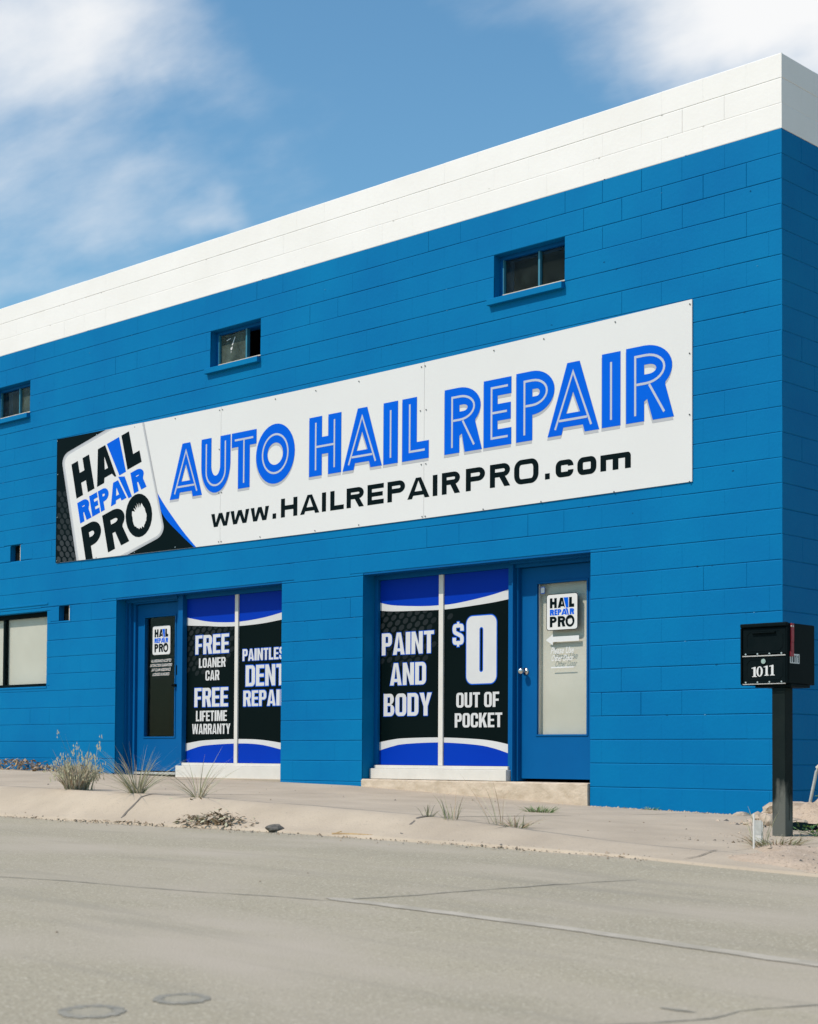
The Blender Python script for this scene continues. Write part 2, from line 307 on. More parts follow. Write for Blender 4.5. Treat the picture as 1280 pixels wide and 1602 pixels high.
def glyph(ch, w, h, s, t, r=None):
    """contours of a letter in the box (0..w, 0..h); s vertical-stem width, t bar height, r corner radius factor"""
    r = 0.5 if r is None else r
    rx = r*w; rz = min(rx*1.0, h/2)
    if r >= 0.5: rz = h/2 if w > 0.75*h else min(h/2, 0.62*w)
    ix = max(rx-s, 0.12*s); iz = max(rz-t, 0.12*t)
    m = h/2
    if ch in 'I|l': return [rrect(0, 0, w, h)]
    if ch == '.': return [rrect(0, 0, w, min(w, h)*1.0)]
    if ch == '-': return [rrect(0, m-t/2, w, m+t/2)]
    if ch == 'L': return [[(0, 0), (w, 0), (w, t), (s, t), (s, h), (0, h)]]
    if ch == 'E': e = t*0.92; return [[(0, 0), (w, 0), (w, t), (s, t), (s, m-e/2), (w*0.94, m-e/2), (w*0.94, m+e/2), (s, m+e/2), (s, h-t), (w, h-t), (w, h), (0, h)]]
    if ch == 'F': e = t*0.92; return [[(0, 0), (s, 0), (s, m-e*0.7), (w*0.92, m-e*0.7), (w*0.92, m+e*0.3), (s, m+e*0.3), (s, h-t), (w, h-t), (w, h), (0, h)]]
    if ch == 'T': a = (w-s)/2; return [[(a, 0), (a+s, 0), (a+s, h-t), (w, h-t), (w, h), (0, h), (0, h-t), (a, h-t)]]
    if ch == 'H': return [[(0, 0), (s, 0), (s, m-t/2), (w-s, m-t/2), (w-s, 0), (w, 0), (w, h), (w-s, h), (w-s, m+t/2), (s, m+t/2), (s, h), (0, h)]]
    if ch == 'A':
        f = s*1.02; a0 = w/2-s*0.55; a1 = w/2+s*0.55; b = h*0.15; b1 = b+t*0.85
        def lx(z): return f+(w/2-f)*z/(h*0.86)
        out = [(0, 0), (f, 0), (lx(b), b), (w-lx(b), b), (w-f, 0), (w, 0), (a1, h), (a0, h)]
        return [out, [(lx(b1), b1), (w/2, h*0.86), (w-lx(b1), b1)]]
    if ch == 'V': return [[(w/2-s*0.5, 0), (w/2+s*0.5, 0), (w, h), (w-s*1.05, h), (w/2, h*0.25), (s*1.05, h), (0, h)]]
    if ch in 'Ww':
        k = s*0.92; q = w/4
        return [[(q-k*0.55, 0), (q+k*0.55, 0), (w/2, h*0.62), (3*q-k*0.55, 0), (3*q+k*0.55, 0), (w, h), (w-k, h), (3*q, h*0.30), (w/2+k*0.5, h), (w/2-k*0.5, h), (q, h*0.30), (k, h), (0, h)]]
    if ch == 'M':
        return [[(0, 0), (s, 0), (s, h*0.70), (w/2-s*0.38, 0), (w/2+s*0.38, 0), (w-s, h*0.70), (w-s, 0), (w, 0), (w, h), (w-s*1.35, h), (w/2, h*0.36), (s*1.35, h), (0, h)]]
    if ch == 'N': return [[(0, 0), (s, 0), (s, h*0.60), (w-s, 0), (w, 0), (w, h), (w-s, h), (w-s, h*0.40), (s, h), (0, h)]]
    if ch == 'K': return [[(0, 0), (s, 0), (s, h*0.27), (s*1.35, h*0.42), (w-s*1.12, 0), (w+s*0.08, 0), (s*1.35+w*0.20, h*0.60), (w, h), (w-s*1.15, h), (s, h*0.56), (s, h), (0, h)]]
    if ch == 'Y': return [[(w/2-s/2, 0), (w/2+s/2, 0), (w/2+s/2, h*0.40), (w, h), (w-s*1.08, h), (w/2, h*0.60), (s*1.08, h), (0, h), (w/2-s/2, h*0.40)]]
    if ch in 'O0Qo': return [rrect(0, 0, w, h, (rx, rz), (rx, rz), (rx, rz), (rx, rz)), rrect(s, t, w-s, h-t, *[(ix, iz)]*4)]
    if ch == 'D':
        R = (min(rx, w-s*1.1), rz); i = (max(R[0]-s, s*0.15), iz)
        return [rrect(0, 0, w, h, 0, R, R, 0), rrect(s, t, w-s, h-t, 0, i, i, 0)]
    if ch == 'U':
        o = rrect(0, 0, w, h, (rx, rz), (rx, rz), 0, 0); o = o  # outer, closed at top
        n = len(o)//2
        inner = [(w-s, h)]+[(w-s-ix+ix*math.cos(R_(-a)), t+iz+iz*math.sin(R_(-a))) for a in range(0, 91, 10)]+[(s+ix-ix*math.sin(R_(a)), t+iz-iz*math.cos(R_(a))) for a in range(0, 91, 10)]+[(s, h)]
        body = rrect(0, 0, w, h, (rx, rz), (rx, rz), 0, 0)[:-2]
        return [body+[(w, h)]+inner+[(0, h)]]
    if ch in 'PR':
        b0 = h*0.40 if ch == 'P' else h*0.42; hh = h-b0; pr = (min(rx, w-s), min(hh/2, rz if r < 0.5 else hh/2)); pi_ = (max(pr[0]-s, s*0.1), max(pr[1]-t, t*0.1))
        hole = rrect(s, b0+t, w-s, h-t, 0, pi_, pi_, 0)
        bowl = arc(w-pr[0], b0+pr[1], pr[0], pr[1], -90, 0, 8)+arc(w-pr[0], h-pr[1], pr[0], pr[1], 0, 90, 8)
        if ch == 'P': return [[(0, 0), (s, 0), (s, b0)]+bowl+[(0, h)], hole]
        k = w*0.50
        leg = [(s, b0), (k-s*0.10, b0), (w-s*1.10, 0), (w+s*0.04, 0), (k+s*0.98, b0+0.03*h)]
        return [[(0, 0), (s, 0)]+leg+[q for q in bowl if q[0] > k+s*0.98 or q[1] > b0+hh*0.5]+[(0, h)], hole]
    if ch == 'B':
        mid = h*0.52
        lo = rrect(0, 0, w, mid, 0, (rx, mid/2), (rx, mid/2), 0); wt = w*0.95
        e = t*0.5
        outer = [(0, 0)]+arc(w-rx, mid*0.5, rx, mid*0.5, -90, 75, 10)+arc(wt-rx, (h+mid)/2, rx, (h-mid)/2, -75, 90, 10)+[(0, h)]
        ir = (max(rx-s, .1*s), max(mid/2-t, 0.01*h))
        return [outer, rrect(s, t, w-s, mid-e*0.8, 0, (max(rx-s, 0.1*s),)*2, (max(rx-s, 0.1*s),)*2, 0), rrect(s, mid+e*0.8, wt-s, h-t, 0, (max(rx-s, .1*s),)*2, (max(rx-s, .1*s),)*2, 0)]
    if ch in 'Cc':
        o = []
        o += arc(w-rx, h-rz, rx, rz, 0, 90, 8)+arc(rx, h-rz, rx, rz, 90, 180, 8)+arc(rx, rz, rx, rz, 180, 270, 8)+arc(w-rx, rz, rx, rz, 270, 360, 8)
        g0, g1 = (h*0.39, h*0.62)
        g0 = max(g0, rz) if rz < h*0.39 else g0; 
        o = [(w, g1)]+[q for q in o[:9] if q[1] > g1]+[q for q in o[9:27]]+[q for q in o[27:] if q[1] < g0]+[(w, g0)]
        i = arc(w-s-ix, t+iz, ix, iz, 0, -90, 8)+arc(s+ix, t+iz, ix, iz, 270, 180, 8)+arc(s+ix, h-t-iz, ix, iz, 180, 90, 8)+arc(w-s-ix, h-t-iz, ix, iz, 90, 0, 8)
        i = [(w-s, g0)]+[q for q in i if not (q[0] > w-s-1e-6 and g0 <= q[1] <= g1)]+[(w-s, g1)]
        return [o+i]
    if ch == 'S$'[0] or ch == '$':
        a = s/2; b = t/2; h0, h1 = (0.08*h, 0.92*h) if ch == '$' else (0, h); q = h1-h0
        ctl = [(w-a, h0+.66*q), (w-a, h0+.76*q), (w-a*1.25, h1-b*1.25), (w/2, h1-b), (a*1.25, h1-b*1.25), (a, h0+.74*q), (a*1.3, h0+.60*q), (w/2, h0+.5*q), (w-a*1.3, h0+.40*q), (w-a, h0+.26*q), (w-a*1.25, h0+b*1.25), (w/2, h0+b), (a*1.25, h0+b*1.25), (a, h0+.24*q), (a, h0+.34*q)]
        c = stroke(spline(ctl, 3), s*.92, hw=t)
        if ch == '$': c += [rrect(w/2-s*0.28, h1-t*0.3, w/2+s*0.28, h), rrect(w/2-s*0.28, 0, w/2+s*0.28, h0+t*0.3)]
        return c
    if ch == 'm':
        k = (w-s)/2; rr = min(rx*0.4, k*0.6)
        out = [(0, 0), (s, 0), (s, h-t*1.0), (k-s*0.0, h-t*1.0), (k, h-t), (k, 0), (k+s, 0), (k+s, h-t), (w-s, h-t), (w-s, 0), (w, 0)]+arc(w-rr*0.9, h-rr*0.9, rr*0.9, rr*0.9, 0, 90, 5)+[(0, h)]
        return [out]
    if ch == '7': return [[(w*0.2, 0), (w*0.2+s*1.1, 0), (w, h-t), (w, h), (0, h), (0, h-t), (w-s*1.1, h-t)]]
    if ch == '1': return [[(w/2-s/2, 0), (w/2+s/2, 0), (w/2+s/2, h), (w/2-s*0.2, h), (0, h*0.78), (0, h*0.66), (w/2-s/2, h*0.76)]]
    return [rrect(0, 0, w, h)]
def orient(cs):
    """first contour of each island positive, holes negative: a contour inside another is a hole"""
    out = []
    def inside(p, poly):
        x, z = p; c = False; j = len(poly)-1
        for i in range(len(poly)):
            if (poly[i][1] > z) != (poly[j][1] > z) and x < (poly[j][0]-poly[i][0])*(z-poly[i][1])/(poly[j][1]-poly[i][1])+poly[i][0]: c = not c
            j = i
        return c
    cs = [clean(c) for c in cs]
    for i, c in enumerate(cs):
        q = (sum(p[0] for p in c)/len(c), sum(p[1] for p in c)/len(c)) if False else c[0]
        depth = sum(1 for j, d in enumerate(cs) if j != i and inside(c[0], d) and inside(c[len(c)//2], d))
        c = list(c)
        if (area(c) > 0) != (depth % 2 == 0): c.reverse()
        out.append((depth, c))
    return out
RELW = dict(A=.52, B=.47, C=.47, D=.47, E=.41, F=.39, G=.48, H=.48, I=.20, K=.50, L=.38, M=.62, N=.49, O=.47, P=.45, R=.48, S=.45, T=.43, U=.47, W=.72, Y=.51)
class Flat:
    """flat print in the plane y = const of its parent, facing -y; every layer a sheet a little prouder than the last"""
    def __init__(s): s.v = []; s.f = []
    def shape(s, cs, y, d=0.0, fn=None):
        o = orient(cs); groups = []
        for dep, c in o:
            if dep % 2 == 0: groups.append([c])
            else: groups[-1].append(c)
        for g in groups:
            g = [grow(c, d) if d else c for c in g]
            pts = [[Vector((p[0], 0, p[1])) for p in c] for c in g]
            flat = [p for c in pts for p in c]; tri = tessellate_polygon(pts); b = len(s.v)
            for p in flat:
                x, z = (p.x, p.z) if fn is None else fn(p.x, p.z)
                s.v.append((x, y, z))
            for t in tri:
                a, bb, c = (s.v[b+i] for i in t)
                n = (bb[0]-a[0])*(c[2]-a[2])-(c[0]-a[0])*(bb[2]-a[2])
                s.f.append([b+i for i in (t if n > 0 else reversed(t))])
        return s
    def build(s, name, m, parent=None):
        me = bpy.data.meshes.new(name); me.from_pydata(s.v, [], s.f); me.update()
        return link(name, me, m, parent)
def shift(cs, x, z): return [[(p[0]+x, p[1]+z) for p in c] for c in cs]
def word(txt, x0, x1, z0, z1, s=.165, t=.15, gap=.045, r=.36, widths=None):
    """letters laid out to fill the box exactly; s, t, gap in units of the cap height before the x-scale"""
    h = z1-z0; ws = [(.16 if c == ' ' else (widths or RELW).get(c, .45)) for c in txt]
    tot = sum(ws)+gap*(len(txt)-1); k = (x1-x0)/tot; x = x0; out = []
    for c, w in zip(txt, ws):
        if c != ' ': out.append(shift(glyph(c, w*k, h, s*k, t*h, r), x, z0))
        x += (w+gap)*k
    return out

# ------------------------------------------------------------------ ground levels
ZW = [(-60, .9), (-20, .42), (-10.9, .27), (-8.6, .23), (-5.8, .18), (-4.6, .156), (-1.8, .03), (-.1, -.01), (3, -.08), (15, -.3), (60, -.9)]
ZK = [(-60, .7), (-20, .34), (-5.7, .16), (-3.7, .13), (-1.95, .09), (-.65, .045), (.2, -.02), (1, -.075), (2.4, -.12), (15, -.4), (60, -1.)]
ZR = [(-60, .3), (-20, .02), (-5, -.068), (-1.5, -.08), (0, -.09), (1.2, -.112), (2.45, -.157), (15, -.5), (60, -1.2)]
def I(T, x):
    if x <= T[0][0]: return T[0][1]
    for (a, p), (b, q) in zip(T, T[1:]):
        if x <= b: return p+(q-p)*(x-a)/(b-a)
    return T[-1][1]
def gz(x, y):
    if y > -.02: return I(ZW, x)
    if y > -3.45: return I(ZW, x)+(I(ZK, x)-I(ZW, x))*(y/-3.45)
    if y > -3.9: return I(ZK, x)+(I(ZR, x)-I(ZK, x))*((-3.45-y)/.45)
    return I(ZR, x)-.035*(-3.9-max(y, -16))
def lerp(a, b, n): return [a+(b-a)*i/n for i in range(n+1)]
def sheet(name, xs, ys, zf, m, smooth=True):
    v = [(x, y, zf(x, y)) for y in ys for x in xs]; n = len(xs)
    f = [(j*n+i, j*n+i+1, (j+1)*n+i+1, (j+1)*n+i) for j in range(len(ys)-1) for i in range(n-1)]
    me = bpy.data.meshes.new(name); me.from_pydata(v, [], f); me.update()
    if smooth: me.polygons.foreach_set('use_smooth', [True]*len(f))
    o = link(name, me, m); o['kind'] = 'structure'; return o

# ground out to the horizon, kept well below the paving
far = [-900, -300, -120, -60]
sheet('ground', far+lerp(-40, 40, 16)+[60, 120, 300, 900], [-900, -300, -120, -60, -30, -18, -16.05, -15.9]+lerp(-12, 12, 8)+[30, 60, 120, 300, 900],
      lambda x, y: gz(max(-60, min(60, x)), max(y, -16)) - (0.02 if y < -16 else 0.25 if y < 12.1 and abs(x) < 41 else 0.05), M['ground'])
rnd = random.Random(3)
sheet('road', [-60, -40]+lerp(-25, -4, 40)+lerp(-3.8, 6, 90)+lerp(6.5, 15, 15)+[25, 40, 60], lerp(-16, -9, 20)+lerp(-8.9, -3.86, 90), lambda x, y: gz(x, min(y, -3.9)) + 0.003*math.sin(x*1.7+y*2.1), M['asphalt'])

def kerb_profile():
    # from the slab edge, a rounded shoulder, a sloping face, a flat gutter lip
    return [(-3.404, .86), (-3.408, 1.0), (-3.46, 1.0), (-3.50, .97), (-3.56, .88), (-3.64, .68), (-3.72, .45), (-3.80, .22), (-3.86, .08), (-3.91, .0), (-3.93, -.25)]
def kerb():
    xs = [-60, -40]+lerp(-25, 3.0, 160); pr = kerb_profile(); v = []; f = []
    for x in xs:
        a, b = I(ZK, x), I(ZR, x); w = 0.008*math.sin(x*2.3)+0.006*math.sin(x*5.1+1)
        for (y, k) in pr:
            z = b+0.012+(a-b)*k if k >= 0 else b-.05
            v.append((x, y+(w if -3.5 > y else 0)*1.5-(.015 if k <= .1 else 0)+rnd.uniform(-.002, .002)*(k > 0), z+rnd.uniform(-.0015, .0015)*(k > 0)))
    n = len(pr)
    for i in range(len(xs)-1):
        for j in range(n-1): f.append((i*n+j, i*n+j+1, (i+1)*n+j+1, (i+1)*n+j))
    me = bpy.data.meshes.new('kerb'); me.from_pydata(v, [], f); me.update(); me.polygons.foreach_set('use_smooth', [True]*len(f))
    o = link('kerb', me, M['conc']); o['kind'] = 'structure'; return o
kerb_o = kerb()
# sidewalk as poured slabs with open joints
def slab(x0, x1, y0, y1):
    xs = lerp(x0, x1, 8); ys = lerp(y0, y1, 8); v = []; f = []
    for y in ys:
        for x in xs: v.append((x, y, gz(x, y)+rnd.uniform(-.0015, .0015)+0.006))
    for j in range(8):
        for i in range(8): f.append((j*9+i, j*9+i+1, (j+1)*9+i+1, (j+1)*9+i))
    b = len(v); ring = [i for i in range(9)]+[9*k+8 for k in range(1, 9)]+[72+i for i in range(7, -1, -1)]+[9*k for k in range(7, 0, -1)]
    for i in ring: v.append((v[i][0], v[i][1], v[i][2]-.08))
    for k in range(len(ring)): f.append((ring[k], b+k, b+(k+1) % len(ring), ring[(k+1) % len(ring)]))
    me = bpy.data.meshes.new('slab'); me.from_pydata(v, [], f); me.update(); return me
walk = sheet('sidewalk', [-60, -40]+lerp(-25, 3.0, 50), lerp(-3.41, 0.10, 12), lambda x, y: gz(x, y)-0.02, M['crack'])
sx = [-22.6, -19.6, -16.6, -13.2, -10.0, -6.75, -3.60, -.62, 1.55, 3.0]
for a, b in zip(sx, sx[1:]):
    link('slab', slab(a+.005, b-.005, -3.382, -0.001), M['conc'], walk)

def ribbon(pts, w, name, m, parent=None, lift=.004, zf=gz, wob=.25, seed=0):
    r = random.Random(seed); P = []
    for (x0, y0), (x1, y1) in zip(pts, pts[1:]):
        n = max(2, int(math.hypot(x1-x0, y1-y0)/.06))
        for i in range(n): P.append((x0+(x1-x0)*i/n, y0+(y1-y0)*i/n))
    P.append(pts[-1]); v = []; f = []; off = 0
    for i, p in enumerate(P):
        q = P[min(i+1, len(P)-1)]; o = P[max(i-1, 0)]; d = Vector((q[0]-o[0], q[1]-o[1])).normalized()
        off = off*.8+r.uniform(-1, 1)*w*wob*2; ww = w*(1+r.uniform(-wob, wob)*1.6)*(0.25 if i in (0, len(P)-1) else 1)
        for s in (-1, 1):
            x = p[0]-d.y*(s*ww/2+off); y = p[1]+d.x*(s*ww/2+off); v.append((x, y, zf(x, y)+lift))
        if i: f.append((2*i-2, 2*i-1, 2*i+1, 2*i))
    me = bpy.data.meshes.new(name); me.from_pydata(v, [], f); me.update(); return link(name, me, m, parent)
road = bpy.data.objects['road']
rz = lambda x, y: gz(x, y)+0.003*math.sin(x*1.7+y*2.1)
ribbon([(1.35, -6.38), (1.79, -6.34), (2.7, -6.29), (3.8, -6.35), (5.5, -6.36), (9, -6.4), (15, -6.4)], .085, 'painted_line', M['line'], road, .003, rz, .035, 4)
ribbon([(-6, -7.5), (-3, -7.2), (-.58, -6.86), (-.15, -6.76), (.48, -6.66), (1.05, -6.54), (1.40, -6.46)], .010, 'crack', M['crack_soft'], road, .002, rz, .35, 5)
ribbon([(1.40, -6.46), (1.54, -6.05), (1.63, -5.58), (1.73, -5.17), (1.89, -4.69)], .012, 'crack', M['crack_soft'], road, .003, rz, .35, 6)
ribbon([(3.80, -7.95), (3.92, -7.69), (4.04, -7.44), (4.05, -7.28), (4.16, -7.01), (4.5, -6.7)], .010, 'crack', M['crack_soft'], road, .002, rz, .4, 7)
ribbon([(3.85, -7.41), (3.96, -7.37)], .022, 'crack', M['crack_soft'], road, .003, rz, .4, 8)
def kz(x, y):
    pr = kerb_profile(); a, b = I(ZK, x), I(ZR, x); k = 1
    for (y0, k0), (y1, k1) in zip(pr, pr[1:]):
        if y0 >= y >= y1: k = k0+(k1-k0)*(y-y0)/(y1-y0)
    return b+0.012+(a-b)*max(k, 0)
for pts, w in (([(-3.56, -3.40), (-3.57, -3.55), (-3.52, -3.7), (-3.44, -3.88)], .022), ([(-.62, -3.41), (-.63, -3.55), (-.60, -3.7), (-.52, -3.87)], .026), ([(1.53, -3.38), (1.57, -3.5), (1.62, -3.72), (1.60, -3.85)], .009), ([(-10.0, -3.4), (-10.0, -3.88)], .014)):
    ribbon(pts, w, 'joint', M['crack'], kerb_o, .006, kz, .25, 9)

# dirt verge to the right of the slab and along the side of the building
def dirt_z(x, y):
    z = gz(x, y)+.030
    z += .010*math.sin(x*5.3+y*3.1)*math.sin(y*4.7-x*2)+.007*math.sin(x*13+y*9)+.004*math.sin(x*31-y*27)*math.sin(y*37+x*11)
    z += .13*(1+.35*math.sin(x*23+y*17)*math.sin(y*29-x*13)+.25*math.sin(x*41)*math.sin(y*47))*math.exp(-((x-.85)**2/.35+(y+.62)**2/.10))
    sm = lambda t: max(0, min(1, t))
    e = sm((x-1.25-.20*math.sin(y*3)-.08*math.sin(y*11))/.5)*sm((-2.35+.12*math.sin(x*6)-y)/.4)
    if y < -3.7: e *= sm((y+4.1)/.4)
    e = max(e, sm((x-.12+.15*math.sin(y*7))/.3)*sm((y+1.25+.1*math.sin(x*8))/.35), sm((x-2.0)/.5) if y > -3.9 else 0)
    return z-.09*(1-e)
dxs = lerp(-.02, 5, 110)+lerp(5.5, 15, 16)+[25, 40, 60]
sheet('dirt_verge', dxs, lerp(-4.15, 1.2, 150)+lerp(1.6, 12, 16), dirt_z, M['dirt'])

# ------------------------------------------------------------------ the building
B = empty('shop_building', (0, 0, 0), 'two tone concrete block shop painted bright blue with a white parapet band', 'building')
C = 0.2032; HT = 30*C; XL = -24.0; YB = 12.0
BAND = HT-3*C
OPEN = [(-8.58, -5.785, -.6, 2.26, 'store'), (-4.615, -1.862, -.6, 2.26, 'store')]
for xr in (-2.147, -6.145, -10.365, -14.45, -18.5): OPEN.append((xr-.813, xr, HT-7*C, HT-5*C, 'high'))
OPEN += [(-10.75, -10.53, 2.854, 3.058, 'vent'), (-9.705, -9.487, 2.057, 2.24, 'vent'), (-12.0, -9.945, 1.28, 2.195, 'low'), (-18.0, -15.9, 1.28, 2.195, 'low')]
def cut(rects, o):
    out = []
    for (a, b, c, d) in rects:
        if b <= o[0] or a >= o[1] or d <= o[2] or c >= o[3]: out.append((a, b, c, d)); continue
        if c < o[2]: out.append((a, b, c, o[2]))
        if d > o[3]: out.append((a, b, o[3], d))
        z0, z1 = max(c, o[2]), min(d, o[3])
        if a < o[0]: out.append((a, o[0], z0, z1))
        if b > o[1]: out.append((o[1], b, z0, z1))
    return out
def wall_core():
    xs = sorted({XL, 0}|{v for o in OPEN for v in o[:2]}); zs = sorted({-.8, BAND, HT-.003}|{v for o in OPEN for v in o[2:4]})
    zs = [z for z in zs if z >= -.8]; v = []; f = []; mi = []; Y0, Y1 = .007, .30
    def solid(i, j):
        if not (0 <= i < len(xs)-1 and 0 <= j < len(zs)-1): return False
        cx, cz = (xs[i]+xs[i+1])/2, (zs[j]+zs[j+1])/2
        return not any(o[0] < cx < o[1] and o[2] < cz < o[3] for o in OPEN)
    def q(p, m): b = len(v); v.extend(p); f.append((b, b+1, b+2, b+3)); mi.append(m)
    for i in range(len(xs)-1):
        for j in range(len(zs)-1):
            if not solid(i, j): continue
            a, b, c, d = xs[i], xs[i+1], zs[j], zs[j+1]; m = 1 if c >= BAND-1e-4 else 0
            a0 = a; b0 = b if b < 0 else -.007
            q([(a0, Y0, c), (b0, Y0, c), (b0, Y0, d), (a0, Y0, d)], m); q([(b0, Y1, c), (a0, Y1, c), (a0, Y1, d), (b0, Y1, d)], 2)
            if not solid(i-1, j): q([(a, Y1, c), (a, Y0, c), (a, Y0, d), (a, Y1, d)], m)
            if not solid(i+1, j): q([(b0, Y0, c), (b0, Y1, c), (b0, Y1, d), (b0, Y0, d)], m)
            if not solid(i, j+1): q([(a0, Y0, d), (b0, Y0, d), (b0, Y1, d), (a0, Y1, d)], m)
            if not solid(i, j-1): q([(a0, Y1, c), (b0, Y1, c), (b0, Y0, c), (a0, Y0, c)], m)
    me = bpy.data.meshes.new('wall'); me.from_pydata(v, [], f); me.polygons.foreach_set('material_index', mi); me.update()
    return link('wall', me, [M['blue'], M['white'], M['dark']], B)
front = wall_core(); front['label'] = 'front wall facing the road'
# side, back and far walls
mb = MB()
mb.box(-.30, -.007, .301, YB, -.8, BAND, 0); mb.box(-.30, -.007, .301, YB, BAND, HT-.003, 1)
side = mb.build('wall', [M['blue'], M['white']], B); side['label'] = 'shaded end wall behind the mailbox'
mb = MB(); mb.box(XL, XL+.3, .301, YB, -.8, HT-.003); mb.box(XL+.301, -.301, YB-.3, YB, -.8, HT-.003)
mb.build('wall', M['blue'], B)
mb = MB(); mb.box(XL+.301, -.301, .301, YB-.301, HT-.45, HT-.30); mb.build('roof', M['roof'], B)
mb = MB(); mb.box(XL+.301, -.301, .301, YB-.301, -.2, .10); mb.build('floor', M['dark'], B)

def block_mesh(w, h, open_v, seed, cornerR=False):
    """a block face: back edge on the core, raised front with rounded arrises; bed joints wide, head joints tight unless open"""
    r = random.Random(seed)
    jb = (.0002 if seed % 100 >= 50 else (.0001, .0003, .0006, .0010, .0016)[seed % 5]); jv = (.0010 if open_v else 0.0); D = .012
    ev = (.0035 if open_v else .0022); eb = .0060
    x0, x1 = jv, w-jv; z0, z1 = jb, h-jb
    n = 2
    X = [x0, x0+ev, x1-ev, x1]; Z = [z0, z0+eb, z1-eb, z1]
    v = []; f = []
    k_ = .45 if seed % 100 >= 50 else 1.0
    def dy(i, j): 
        e = 0
        if i in (0, 3): e = max(e, (.0030 if open_v else (.0, .0006, .0009, .0012)[seed % 4]))
        if j in (0, 3): e = max(e, .0042*k_)
        return e
    for j in range(4):
        for i in range(4): v.append((X[i], dy(i, j)+r.uniform(-.0002, .0002), Z[j]))
    for j in range(3):
        for i in range(3): f.append((j*4+i, j*4+i+1, j*4+i+5, j*4+i+4))
    b = 16; ring = [0, 1, 2, 3, 7, 11, 15, 14, 13, 12, 8, 4]
    for i in ring: v.append((v[i][0], D, v[i][2]))
    for k in range(12): f.append((ring[k], b+k, b+(k+1) % 12, ring[(k+1) % 12]))
    me = bpy.data.meshes.new('block'); me.from_pydata([(p[0]-x0, p[1], p[2]-z0) for p in v], [], f); me.update()
    return me, x0, z0
cache = {}
def get_block(w, h, ov, white, var):
    k = (round(w, 3), round(h, 3), ov, white, var)
    if k not in cache:
        me, a, b = block_mesh(w, h, ov, hash(k) % 9999 if False else int(w*1000)*100+(60 if var >= 10 else 0)+(int(h*1000)*3+ov*5+var)%8*5+var%5)
        me.materials.append(M['white'] if white else M['blue']); cache[k] = (me, a, b)
    return cache[k]
def lay(face, want, openfn):
    """all block pieces of a face as (u0, u1, z0, z1, course)"""
    out = []
    return out
brnd = random.Random(5); pieces = []
for n in range(34):                      # courses from the parapet down, front
    z1 = HT-n*C; z0 = z1-C
    a = -.116 if n % 2 == 1 else -.319
    edges = [0.0]
    x = a
    while x > XL: edges.append(x); x -= 2*C
    edges.append(XL); edges = sorted(edges)
    cj = brnd.uniform(-.0012, .0012)
    for x0, x1 in zip(edges, edges[1:]):
        if x1-x0 < .02: continue
        rects = [(x0, x1, z0, z1)]
        for o in OPEN: rects = cut(rects, o)
        if 2.235-.01 < z0 < 2.27 and any(o[0]-.22 < (x0+x1)/2 < o[1]+.22 for o in OPEN[:2]): pass
        for q in rects:
            if q[1]-q[0] > .015 and q[3]-q[2] > .015: pieces.append(('F', *q, n, cj))
for n in range(34):
    z1 = HT-n*C; z0 = z1-C; a = .308 if n % 2 == 1 else .511
    edges = [0.0]; x = a
    while x < YB: edges.append(x); x += 2*C
    edges.append(YB); cj = brnd.uniform(-.0012, .0012)
    for x0, x1 in zip(edges, edges[1:]):
        if x1-x0 > .02: pieces.append(('S', x0, x1, z0, z1, n, cj))
# lintel courses over the shop openings are one smooth band
CAMP = Vector((6.775, -11.755, .442))
def appar(p):
    c = Vector(((p[1]+p[2])/2, 0, (p[3]+p[4])/2)) if p[0] == 'F' else Vector((0, (p[1]+p[2])/2, (p[3]+p[4])/2))
    d = c-CAMP; nrm = Vector((0, -1, 0)) if p[0] == 'F' else Vector((1, 0, 0))
    s = (p[2]-p[1])*(p[4]-p[3])*abs(d.normalized().dot(nrm))/d.length_squared
    vis = (p[0] == 'F' and c.x > -11.3 and c.z > -.05) or (p[0] == 'S' and c.y < 1.0 and c.z > -.05)
    sgn = p[0] == 'F' and -9.75 < p[1] and p[2] < -.84 and 2.75 < p[3] and p[4] < 4.22
    return s if vis and not sgn else s*1e-4
pieces.sort(key=appar, reverse=True)
def over_lintel(p):
    return p[0] == 'F' and p[3] < 2.4 and p[4] > 2.262 and any(p[2] > o[0]-.2 and p[1] < o[1]+.2 for o in OPEN[:2])
restF = [MB(), MB()]; nF = 0
for idx, p in enumerate(pieces):
    face, a, b, z0, z1, n, cj = p
    white = n < 3
    nearc = (face == 'F' and a > -2.2 and n < 7) or face == 'S'
    pr_ = .85 if nearc and n in (3, 4) else .14 if nearc else (.05 if a > -6 else .03)
    if white: pr_ = .02
    if over_lintel(p): pr_ = 0
    ov = int(brnd.random() < pr_); var = brnd.randrange(5)+(10 if n in (1, 2) else 0)
    me, dx, dz = get_block(b-a, z1-z0, ov, white, var)
    j = cj+brnd.uniform(-.0003, .0003)
    if idx < 298:
        par = front if face == 'F' else side
        o = bpy.data.objects.new('block', me); COL.objects.link(o); o.parent = par
        if face == 'F': o.location = (a+dx, -.0012+j, z0+dz)
        else: o.location = (.0012-j, a+dx, z0+dz); o.rotation_euler = (0, 0, R_(90))
    else:
        t = restF[0 if face == 'F' else 1]
        vs_ = [v.co for v in me.vertices]; fs_ = [tuple(pl.vertices) for pl in me.polygons]
        if face == 'F': t.add([(v.x+a+dx, v.y-.0012+j, v.z+z0+dz) for v in vs_], fs_, int(white))
        else: t.add([(.0012-j-v.y, a+dx+v.x, v.z+z0+dz) for v in vs_], fs_, int(white))
for t, par in ((restF[0], front), (restF[1], side)):
    o = t.build('blockwork', [M['blue'], M['white']], par); o['kind'] = 'stuff'
